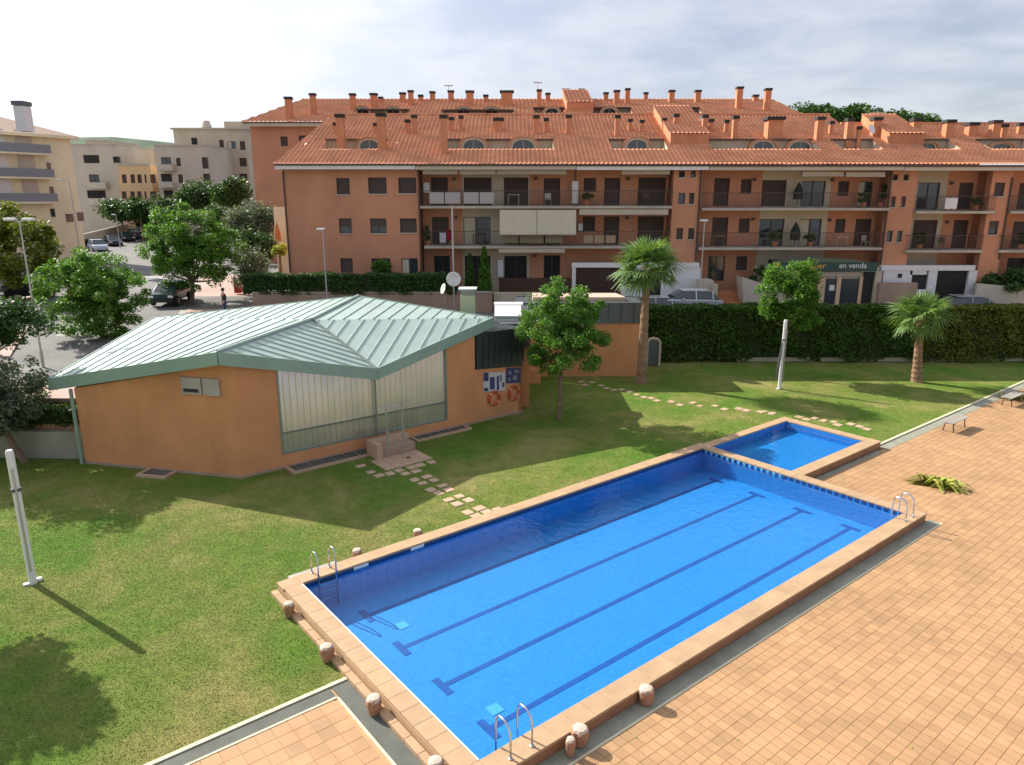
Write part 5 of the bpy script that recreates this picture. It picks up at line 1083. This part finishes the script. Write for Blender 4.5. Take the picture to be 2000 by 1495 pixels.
# palms: each frond is a piece
def frond_mesh(L_, R_, seed):
    g_ = random.Random(seed); V_ = []; F_ = []; n = 22
    def q(a, b_, c, d):
        k = len(V_); V_.extend([a, b_, c, d]); F_.append((k, k+1, k+2, k+3))
    q((-.015, 0, 0), (.015, 0, 0), (.012, L_, .02), (-.012, L_, .02))
    for k in range(n):
        th = math.radians(-118+236*k/(n-1)); r = R_*(1-.25*abs(th)/2.1)*g_.uniform(.9, 1.08); w_ = .055
        dx, dy = math.sin(th), math.cos(th); px_, py_ = dy*w_, -dx*w_; z1 = g_.uniform(-.02, .04); dr = -.16*g_.uniform(.6, 1.5)
        q((-px_*.2, L_-py_*.2, .02), (px_*.2, L_+py_*.2, .02), (dx*r*.6+px_*.6, L_+dy*r*.6+py_*.6, z1), (dx*r*.6-px_*.6, L_+dy*r*.6-py_*.6, z1-.02))
        q((dx*r*.6-px_*.6, L_+dy*r*.6-py_*.6, z1-.02), (dx*r*.6+px_*.6, L_+dy*r*.6+py_*.6, z1), (dx*r+px_*.1, L_+dy*r+py_*.1, z1+dr), (dx*r-px_*.1, L_+dy*r-py_*.1, z1+dr))
    me = bpy.data.meshes.new('frond'); me.from_pydata(V_, [], F_); me.materials.append(PALML); return me
FR = [frond_mesh(.62, .78, s) for s in (1, 2, 3)]
def palm(lab, base, top, r0, r1, nf, sc_, seed, boots=True):
    t = thing('palm_tree', lab, 'palm tree', base, 0, 'fan palms on the lawn'); g_ = random.Random(seed); h = top[2]-base[2]
    pr = []; n = 26
    pts = []; rr = []
    for k in range(n+1):
        f = k/n; pts.append((base[0]+(top[0]-base[0])*f, base[1], base[2]-.1+h*f)); rr.append((r0*(1-f)**1.5+r1*(1-(1-f)**1.5))*(1+(.07 if k % 2 else -.05))*(1.25 if f < .03 else 1))
    MB().tube(pts, rr, 12).build('trunk', PALMT, t)
    m_ = MB()
    for k in range(46):                          # stubs of cut leaves
        f = g_.uniform(.08 if boots else .7, 1.0); a = g_.uniform(0, 6.28); R_ = r0*(1-f)**1.5+r1*(1-(1-f)**1.5); c = np.array([base[0]+(top[0]-base[0])*f, base[1], base[2]+h*f]); d = np.array([math.cos(a), math.sin(a), 0])
        m_.tube([c+d*R_*.7, c+d*(R_+.05)+[0, 0, .10]], [.04, .02], 4)
    m_.build('leaf_stubs', PALMT, t)
    for k in range(nf):
        f = (k+.5)/nf; el = math.radians(82-118*f**.9+g_.uniform(-9, 9)); az = k*2.39996+g_.uniform(-.2, .2)
        o = bpy.data.objects.new('frond', FR[k % 3]); link(o, t); o.location = (top[0], top[1], top[2]-.1-.12*f)
        o.rotation_mode = 'QUATERNION'; o.rotation_quaternion = Quaternion((0, 0, 1), az) @ Quaternion((1, 0, 0), el) @ Quaternion((0, 1, 0), g_.uniform(-.5, .5)); s = sc_*g_.uniform(.85, 1.1)*(.8 if f < .12 else 1); o.scale = (s, s, s)
b0 = gz(1252, 748); palm('tall fan palm standing at the corner of the utility block', (b0[0], b0[1], 0), (float(gy(1264, 520, b0[1])[0]), b0[1], 6.55), .30, .19, 46, 1.52, 3)
b0 = gz(1790, 746); palm('short fan palm on the right lawn in front of the olive hedge', (b0[0], b0[1], 0), (float(gy(1799, 612, b0[1])[0]), b0[1], 3.75), .29, .17, 34, 1.36, 4, True)
# sprawling yellow green plants lying on the deck
def sprawl(lab, c, n, L_, seed):
    g_ = random.Random(seed); t = thing('sprawling_plant', lab, 'plant', c); V_ = []; F_ = []
    for k in range(n):
        a = -.62+g_.choice([0, math.pi])+g_.gauss(0, .4); q0 = g_.uniform(-.5, .5); x, y = c[0]+.8*q0+g_.uniform(-.12, .12), c[1]-.58*q0+g_.uniform(-.12, .12); l = L_*g_.uniform(.3, .8); hh = g_.uniform(.05, .32); pr_ = None
        for i in range(7):
            f = i/6; P = np.array([x+math.cos(a)*l*f, y+math.sin(a)*l*f, c[2]+.04+hh*math.sin(math.pi*min(1, f*1.1))]); w_ = .06*(1-f)+.015; q = np.array([-math.sin(a), math.cos(a), .3])*w_
            if pr_ is not None: b_ = len(V_); V_ += [pr_[0]-pr_[1], pr_[0]+pr_[1], P+q, P-q]; F_.append((b_, b_+1, b_+2, b_+3))
            pr_ = (P, q)
    obj('leaves', mesh_np('leaves', V_, F_, YELL), t)
    MB().lathe([(.16, 0), (.12, .08), (.03, .14)], c, 9, .15).build('stem_base', TRUNK, t)
pc = gz(1830, 950); sprawl('yellow green sprawling plant alone in the middle of the paved deck', (pc[0], pc[1], 0), 130, 1.05, 5)
pc = gz(1990, 782); sprawl('yellow green plant at the right edge next to the farther bench', (pc[0], pc[1], 0), 70, .9, 6)

# ================================================================== STREET FURNITURE
def bench(lab, P, rz):
    t = thing('park_bench', lab, 'bench', (P[0], P[1], 0), rz, 'backless slatted benches on the paved deck')
    for k in range(5): MB().box(-.85, .85, -.24+k*.10, -.165+k*.10, .43, .465).build('slat', CONCRETE, t, local=True)
    for x in (-.6, .6):
        MB().tube([(x, -.22, 0), (x, -.16, .38), (x, .16, .38), (x, .22, 0)], .025, 6).build('leg', DARKIRON, t, local=True)
    MB().box(-.8, .8, -.03, .03, .39, .425).build('seat_bar', DARKIRON, t, local=True)
Bc = gz(1863, 838); bench('slatted bench on the paved deck nearest the paddling pool', Bc, .66); Bc = gz(1975, 789); bench('slatted bench at the right edge, farther from the paddling pool', Bc, .66)
def street_lamp(lab, P, ztop, heads=1, r=.045, arm=.5):
    t = thing('street_lamp', lab, 'street lamp', tuple(P), 0, 'street lamps'); h = ztop-P[2]
    MB().lathe([(r*1.6, 0), (r*1.6, .9), (r*1.1, .95), (r*.7, h-.1)], n=9).build('pole', GALV, t, local=True)
    for s in ((-1, 1) if heads == 2 else (-1,)):
        MB().tube([(0, 0, h-.15), (s*arm*.3, 0, h), (s*arm*.8, 0, h+.02)], .035, 6).build('arm', GALV, t, local=True)
        MB().box(s*arm-.24, s*arm+.24, -.14, .14, h-.03, h+.09).build('lamp_head', WHITE, t, local=True, bevel=.03)
street_lamp('single headed street lamp before the blank terracotta wall', (*gy(639, 585, 46.3)[:2], 2.7), float(gy(637, 449, 46.3)[2]), arm=.12)
street_lamp('single headed street lamp between the white garage and the steps', (*gy(1368, 560, 47)[:2], 2.8), float(gy(1367, 432, 47)[2]), arm=.05)
street_lamp('double headed street lamp at the left edge over the pavement', (*gy(72, 640, 33.5)[:2], 2.1), float(gy(34, 430, 33.5)[2]), 2, arm=.42)
street_lamp('thin distant lamp post in front of the cream building corner', (*gy(148, 440, 70)[:2], 3.2), float(gy(141, 352, 70)[2]), arm=.9, r=.05)
street_lamp('lamp post beside the ramp wall above the parked cars', (*gy(233, 470, 95)[:2], 3.5), float(gy(233, 420, 95)[2]), arm=.3, r=.05)
mp_ = thing('antenna_mast', 'thin pale mast rising behind the satellite dishes', 'mast', (float(gy(887, 600, 44.5)[0]), 44.5, 2.6)); MB().tube([(0, 0, 0), (0, 0, float(gy(886, 402, 44.5)[2])-2.6)], .05, 7).build('pole', GALV, mp_, local=True)
def dish(lab, px, py, Y, D, az, el):
    P = gy(px, py, Y); t = thing('satellite_dish', lab, 'satellite dish', tuple(P), 0, 'satellite dishes behind the pavilion roof')
    m_ = MB(); n = 18; R_ = D/2; V_ = [(0, 0, 0)]; F_ = []
    for k in range(1, 5):
        r = R_*k/4
        for i in range(n): V_.append((r*math.cos(6.2832*i/n), -(r*r)*.35/R_, r*math.sin(6.2832*i/n)))
    for i in range(n): F_.append((0, 1+i, 1+(i+1) % n))
    for k in range(3):
        for i in range(n): a = 1+k*n; F_.append((a+i, a+n+i, a+n+(i+1) % n, a+(i+1) % n))
    o = MB().add(V_, F_).build('reflector', WHITE, t, local=True, smooth=True); o.rotation_euler = (el, 0, az); sm_ = o.modifiers.new('thick', 'SOLIDIFY'); sm_.thickness = .02
    MB().tube([(0, -.02, -R_*.9), (0, -R_*.8, -R_*.2)], .015, 5).build('feed_arm', GALV, t, local=True)
    MB().tube([(0, .06, 0), (0, .12, -.3), (0, .12, -(P[2]-2.6))], .03, 6).build('mast', GALV, t, local=True)
dish('large round white satellite dish on its mast left of the roof vent', 886, 546, 43, .84, .1, -.15); dish('smaller satellite dish seen edge on, left of the round one', 868, 565, 43, .62, -1.1, -.3)
# cars
def car_proto(body):
    t = thing('parked_car', '', 'car', (0, 0, 0))
    prof = [(-2.1, .30), (-2.12, .62), (-2.02, .86), (-1.55, .93), (-1.35, .95), (1.25, .93), (2.0, .86), (2.12, .62), (2.1, .30)]
    def loft(pr, ws):
        m_ = MB(); n = len(pr); V_ = []
        for w_, s_ in ((-1, 0), (1, 0)): V_ += [(x, w_*ws(x, z), z) for x, z in pr]
        m_.add(V_, [tuple(range(n)), tuple(range(2*n-1, n-1, -1))]+[(i, n+i, n+(i+1) % n, (i+1) % n) for i in range(n)]); return m_
    loft(prof, lambda x, z: .86-(.10 if abs(x) > 2.05 else 0)-(.04 if z > .85 else 0)).build('body', body, t, local=True, bevel=.06)
    loft([(-1.35, .94), (-.75, 1.40), (-.4, 1.46), (.9, 1.46), (1.35, 1.38), (1.85, .95)], lambda x, z: .80 if z < 1 else .62).build('cabin', GLASS, t, local=True, bevel=.04)
    MB().box(-.62, 1.2, -.60, .60, 1.455, 1.50).build('roof', body, t, local=True, bevel=.03)
    for x in (.28, 1.35):
        for s in (-1, 1): MB().tube([(x, s*.815, .93), (x-.02, s*.645, 1.45)], .035, 5).build('pillar', body, t, local=True)
    for x in (-1.3, 1.3):
        for s in (-1, 1):
            w_ = MB().tube([(x, s*.70, .32), (x, s*.88, .32)], .32, 16).build('wheel', BLACK, t, local=True); MB().tube([(x, s*.875, .32), (x, s*.89, .32)], .19, 12).build('rim', GALV, w_, local=True)
    for s in (-1, 1):
        MB().box(-2.13, -2.05, s*.62-.16, s*.62+.16, .62, .76).build('headlight', WHITE, t, local=True, bevel=.02)
        MB().box(2.06, 2.13, s*.66-.12, s*.66+.12, .64, .80).build('tail_light', mat('tail_red', (.35, .01, .01), .3), t, local=True, bevel=.02)
        MB().box(-.62, -.50, s*.95-.09, s*.95+.09, .92, 1.04).build('side_mirror', body, t, local=True, bevel=.02)
    return t
def place_car(px, py, rz, col, lab, group, rough=.25, P=None):
    m_ = mat('car_paint', col, rough, .3); t = car_proto(m_); P = gt(px, py) if P is None else P; t.location = tuple(P); t.rotation_euler = (0, 0, rz); t['label'] = lab; t['group'] = group; return t
P = gy(1345, 600, 46.9); place_car(0, 0, 0, (.75, .76, .78), 'white car parked behind the tall hedge before the white garage', 'cars parked on the streets', P=(P[0], 46.9, 2.78))
P = gy(1275, 600, 46.4); place_car(0, 0, .05, (.62, .63, .64), 'silver white car partly hidden by the hedge and the tall palm', 'cars parked on the streets', P=(P[0]-.2, 46.7, 2.35))
place_car(337, 590, 1.68, (.012, .03, .028), 'dark green car parked on the road beside the pavement tree', 'cars parked on the streets', P=tuple(gt(337, 592)))
place_car(52, 585, 1.2, (.01, .01, .012), 'black car between the two leftmost trees', 'cars parked on the streets')
for px, py, c, l in ((192, 492, (.42, .50, .66), 'pale blue car, nearest of the row before the ramp wall'), (222, 482, (.02, .025, .06), 'dark navy car, second of the row before the ramp wall'), (247, 473, (.015, .016, .02), 'black car, third of the row before the ramp wall'),
                    (266, 467, (.10, .11, .13), 'dark grey car, fourth of the row before the ramp wall'), (284, 460, (.55, .60, .60), 'pale silver car, farthest of the row before the ramp wall')): place_car(px, py, 2.25, c, l, 'cars parked on the streets')
P = gy(1895, 590, 48.2); place_car(0, 0, .0, (.40, .42, .42), 'grey car half hidden behind the short palm and the right garage', 'cars parked on the streets', P=(P[0]-1.2, 47.2, 2.35))

# pedestrian
def person(P, rz, lab):
    t = thing('person', lab, 'person', tuple(P), rz)
    def skin(name, J, E, m_):
        me = bpy.data.meshes.new(name); me.from_pydata([j[:3] for j in J], E, []); o = bpy.data.objects.new(name, me); link(o, t, True); me.materials.append(m_)
        s = o.modifiers.new('skin', 'SKIN'); o.modifiers.new('sub', 'SUBSURF').levels = 1; o.modifiers['sub'].render_levels = 2
        for i, j in enumerate(J): me.skin_vertices[0].data[i].radius = (j[3], j[4] if len(j) > 4 else j[3])
        me.skin_vertices[0].data[0].use_root = True; return o
    SK = mat('skin', (.42, .25, .17), .6)
    J = [(0,0,.92,.13,.10),(0,0,1.12,.12,.09),(0,.02,1.36,.15,.10),(0,.02,1.48,.055),(0,.03,1.55,.05),(0,.04,1.66,.085,.10),(0,.04,1.72,.07,.08),
         (-.10,.0,.84,.085),(-.11,.10,.48,.058),(-.11,.02,.09,.04),(-.11,.16,.035,.038,.03),(.10,0,.84,.085),(.11,-.06,.48,.058),(.11,-.26,.12,.04),(.11,-.14,.035,.038,.03),
         (-.20,.02,1.40,.055),(-.26,.0,1.14,.042),(-.25,.14,.92,.03),(-.25,.19,.84,.03),(.20,.02,1.40,.055),(.27,-.06,1.14,.042),(.26,.0,.92,.03),(.26,.03,.83,.03)]
    E_ = [(0,1),(1,2),(2,3),(3,4),(4,5),(5,6),(0,7),(7,8),(8,9),(9,10),(0,11),(11,12),(12,13),(13,14),(2,15),(15,16),(16,17),(17,18),(2,19),(19,20),(20,21),(21,22)]
    skin('body', J, E_, SK)
    skin('jacket', [(0,0,.95,.145,.115),(0,0,1.12,.14,.105),(0,.02,1.36,.165,.115),(-.20,.02,1.40,.068),(-.26,0,1.14,.055),(-.25,.12,.95,.042),(.20,.02,1.40,.068),(.27,-.06,1.14,.055),(.26,-.01,.95,.042)], [(0,1),(1,2),(2,3),(3,4),(4,5),(2,6),(6,7),(7,8)], mat('dark_jacket', (.015, .02, .03), .8))
    skin('trousers', [(0,0,.93,.14,.115),(-.10,0,.82,.098),(-.11,.10,.48,.072),(-.11,.03,.12,.055),(.10,0,.82,.098),(.11,-.06,.48,.072),(.11,-.25,.15,.055)], [(0,1),(1,2),(2,3),(0,4),(4,5),(5,6)], mat('blue_jeans', (.03, .06, .14), .85))
    MB().lathe([(.07, 0), (.108, .05), (.112, .10), (.09, .15), (.04, .18)], (0, .02, 1.62), 12).build('hair', mat('dark_hair', (.012, .009, .007), .7), t, local=True, smooth=True)
    for s in (-.03, .03): MB().lathe([(.009, 0), (.012, .008), (.006, .016)], (s, .14, 1.655), 8).build('eye', BLACK, t, local=True)
P = gt(441, 622); person((P[0], P[1], P[2]+.12), 2.4, 'person in a dark jacket and blue trousers walking on the pink pavement')
# small things in the street and on balconies
P = gt(466, 575); bn = thing('post_box', 'small red box at the left end of the garden wall', 'box', (P[0], P[1], P[2]+.1)); MB().box(-.25, .25, -.2, .2, 0, 1.1).build('cabinet', mat('red_paint', (.45, .03, .02), .5), bn, local=True, bevel=.03); MB().box(-.28, .28, -.23, .23, 1.1, 1.16).build('lid', mat('red_paint2', (.35, .03, .02), .5), bn, local=True)
x0, x1, z0, z1 = rect(535, 436, 550, 465, 61.5); aw = thing('garden_parasol', 'orange and yellow folded parasol beside the cream wall stub', 'parasol', ((x0+x1)/2, 61.3, tz(61))); xc = (x0+x1)/2
MB().lathe([(.03, 0), (.03, z1-tz(61)+.2)], (xc, 61.3, tz(61)), 6).build('pole', GALV, aw); MB().lathe([(.32, z0-.2), (.22, (z0+z1)/2), (.05, z1)], (xc, 61.3, 0), 8, .12).build('canopy', mat('orange_cloth', (.42, .19, .06), .8), aw)
x0, x1, z0, z1 = rect(531, 480, 556, 500, 56); T('orange and yellow flowering shrub by the left corner of the terracotta building', None, 54, (530,476,560,502), 700, YELL, clumps=8, cr=.3, lsize=.2, name='shrub', cat='shrub', seed=71, limbs=2, hollow=.1)
def cloth(lab, r, Y, m_, name='hung_sheet'):
    x0, x1, z0, z1 = rect(*r, Y); V_ = []; n, k_ = 14, 8
    for j in range(k_+1):
        for i in range(n+1): V_.append((x0+(x1-x0)*i/n, Y-.03-.03*math.sin(i*1.4)*(1-j/k_*.3), z1+(z0-z1)*j/k_+.02*math.sin(i)))
    o = MB().add(V_, [(j*(n+1)+i, j*(n+1)+i+1, (j+1)*(n+1)+i+1, (j+1)*(n+1)+i) for j in range(k_) for i in range(n)]).build(name, m_, smooth=True); s = o.modifiers.new('thick', 'SOLIDIFY'); s.thickness = .01; tag(o, lab, 'laundry'); return o
cloth('white sheet hung over the top right balcony railing', (1845,387,1869,409), YF-.24, WHITE)
cloth('dark red towel hung over the middle left balcony railing', (873,449,882,470), YF-.24, mat('red_cloth', (.22, .01, .025), .9), 'hung_towel')
cloth('pale towel beside the red one on the middle left balcony', (859,455,871,475), YF-.24, mat('pale_cloth', (.45, .42, .48), .9), 'hung_towel')
def bparasol(lab, px, yt, yb):
    P = gy(px, yb, 50.7); h = float(gy(px, yt, 50.7)[2])-P[2]; t = thing('closed_parasol', lab, 'parasol', tuple(P), 0, 'closed parasols on balconies')
    MB().tube([(0, 0, 0), (0, 0, h)], .025, 6).build('pole', DARKIRON, t, local=True); MB().lathe([(.30, .45), (.38, .8), (.30, h*.65), (.12, h*.9), (.03, h)], n=10, wob=.08).build('canopy', mat('dark_cloth', (.03, .035, .03), .9), t, local=True); MB().lathe([(.22, 0), (.22, .08), (.05, .1)], n=10).build('foot', CONCRETE, t, local=True)
bparasol('closed dark parasol on the upper balcony over the shop', 1557, 356, 403); bparasol('closed dark parasol on the lower balcony over the shop', 1551, 434, 482)
def plant(lab, px, pyb, w_, h_, lm=DARKLEAF, Y=50.6):
    P = gy(px, pyb, Y); t = thing('potted_plant', lab, 'plant', tuple(P), 0, 'potted plants on balconies'); MB().lathe([(.13, 0), (.19, .28), (.20, .32)], n=10).build('pot', CHIM, t, local=True)
    Pp, _ = crown_points((0, 0, .3+h_/2), (w_/2, w_/2, h_/2), 420, 9, .16, px, -1); V_, F_ = leaf_quads(Pp, .12); obj('leaves', mesh_np('leaves', V_, F_, lm), t, True)
for lab, px, py, w_, h_ in (('plant in the left corner of the middle balcony beside the blank wall', 836, 480, .5, 1.1), ('bushy plant by the white cabinet on the top balcony', 1146, 402, .9, .6), ('green plant by the glass door on the lower shop balcony', 1513, 482, .9, .9), ('green plant before the curtained upper door over the shop', 1686, 405, 1.0, .8),
                            ('tall plant at the right end of the upper shop balcony', 1719, 405, .6, 1.4), ('green plant inside the lower right balcony by the beige panel', 1795, 487, .9, .9), ('plant at the right end of the upper right balcony', 1905, 411, .8, .6), ('plant at the right edge balcony, lower one', 1992, 487, .8, .9), ('plant before the orange lit door of the lower shop balcony', 1582, 482, .9, .7)): plant(lab, px, py, w_, h_)
def table_set(lab, px, py, m_):
    P = gy(px, py, 50.7); t = thing('balcony_table', lab, 'table', tuple(P), 0, 'small tables on balconies'); MB().box(-.4, .4, -.3, .3, .70, .74).build('table_top', m_, t, local=True)
    for x in (-.35, .35):
        for y in (-.25, .25): MB().tube([(x, y, 0), (x, y, .70)], .02, 5).build('leg', m_, t, local=True)
def chair(lab, px, py, m_, rz=0):
    P = gy(px, py, 50.75); t = thing('balcony_chair', lab, 'chair', tuple(P), rz, 'chairs on balconies'); MB().box(-.22, .22, -.22, .22, .42, .45).build('seat', m_, t, local=True); MB().box(-.22, .22, .19, .22, .50, .86).build('backrest', m_, t, local=True)
    for x in (-.2, .2):
        for y in (-.2, .2): MB().tube([(x, y, 0), (x, y, .42 if y < 0 else .86)], .016, 5).build('leg', m_, t, local=True)
table_set('table with a dark top on the top balcony before the wide dark door', 1003, 402, GREYBEIGE); chair('pale chair on the top balcony before the narrow door', 1070, 403, GREYBEIGE); table_set('wooden table on the lower balcony left of the shop', 1402, 482, mat('wood', (.35, .22, .08), .7)); chair('white chair on the lower shop balcony before the brown door', 1690, 485, GREYBEIGE, .4)
table_set('pale table under the small window of the lower shop balcony', 1640, 484, GREYBEIGE); chair('chair on the lower right balcony', 1840, 488, DARKIRON); table_set('dark table on the middle balcony before the curtained glass door', 935, 480, DARKIRON); chair('dark chair at the wide dark door of the top balcony right of the palm', 1262, 402, DARKIRON)
for px, py, lab in ((1432, 289, 'white air conditioner in the roof terrace between the party block and dormers'), (1120-162, 291, 'white unit between the two left dormers')):
    P = gy(px, py, 54.6); t = thing('air_conditioner', lab, 'air conditioner', tuple(P)); MB().box(-.35, .35, -.15, .15, -.1, .42).build('casing', WHITE, t, local=True, bevel=.02); MB().tube([(0, -.155, .16), (0, -.17, .16)], .16, 14).build('fan_grille', GREYCLAD, t, local=True)
for px, py, lab in ((1697, 275, 'white satellite dish on the roof left of the right party block'), (1370, 256, 'pale satellite dish on the roof behind the left party block')):
    P = on_roof(px, py); t = thing('satellite_dish', lab, 'satellite dish', tuple(P), 0, 'roof satellite dishes'); o = MB().lathe([(.02, 0), (.22, .03), (.34, .09)], n=14).build('reflector', WHITE, t, local=True); o.location = (0, -.1, .75); o.rotation_euler = (1.2, 0, .5); MB().tube([(0, 0, -.2), (0, 0, .75)], .03, 5).build('mast', GALV, t, local=True)
for px, yt, yb in ((1050, 160, 180), (1105, 172, 192), (876, 166, 182), (1709, 218, 262)):
    Yq = 90.3 if px < 1600 else 58; P = gy(px, yb, Yq); h = float(gy(px, yt, Yq)[2])-P[2]+1; t = thing('roof_aerial', f'thin television aerial on the ridge, {"left of centre" if px == 1050 else "by the raised roof block" if px == 1105 else "above the left chimneys" if px == 876 else "among the right chimneys"}', 'aerial', (P[0], P[1], P[2]-1), 0, 'roof aerials')
    MB().tube([(0, 0, 0), (0, 0, h)], .04, 5).build('mast', GALV, t, local=True); m_ = MB(); [m_.tube([(-.5+.0*k, -.3+.2*k, h-.1), (.5, -.3+.2*k, h-.1)], .02, 4) for k in range(4)]; m_.tube([(0, -.4, h-.1), (0, .5, h-.1)], .02, 4).build('cross_bars', GALV, t, local=True)
# pale leaves and crumbs lying on the deck
for px, py, wh in ((1970, 1243, 'upper of two close together at the right edge'), (1975, 1264, 'lower of two close together at the right edge'), (1240, 1440, 'nearest to the two touching stones'), (1605, 1220, 'near the channel halfway along the pool'), (1440, 1445, 'by the bottom edge, left one'), (1780, 1460, 'by the bottom edge, right one')):
    P = gz(px, py); o = MB().lathe([(.02, 0), (.028, .006), (.012, .012)], (0, 0, 0), 6, .3).build('fallen_leaf', YELL); o.location = tuple(P); tag(o, 'tiny pale leaf on the paved deck, '+wh, 'leaf', 'tiny pale leaves on the paved deck')
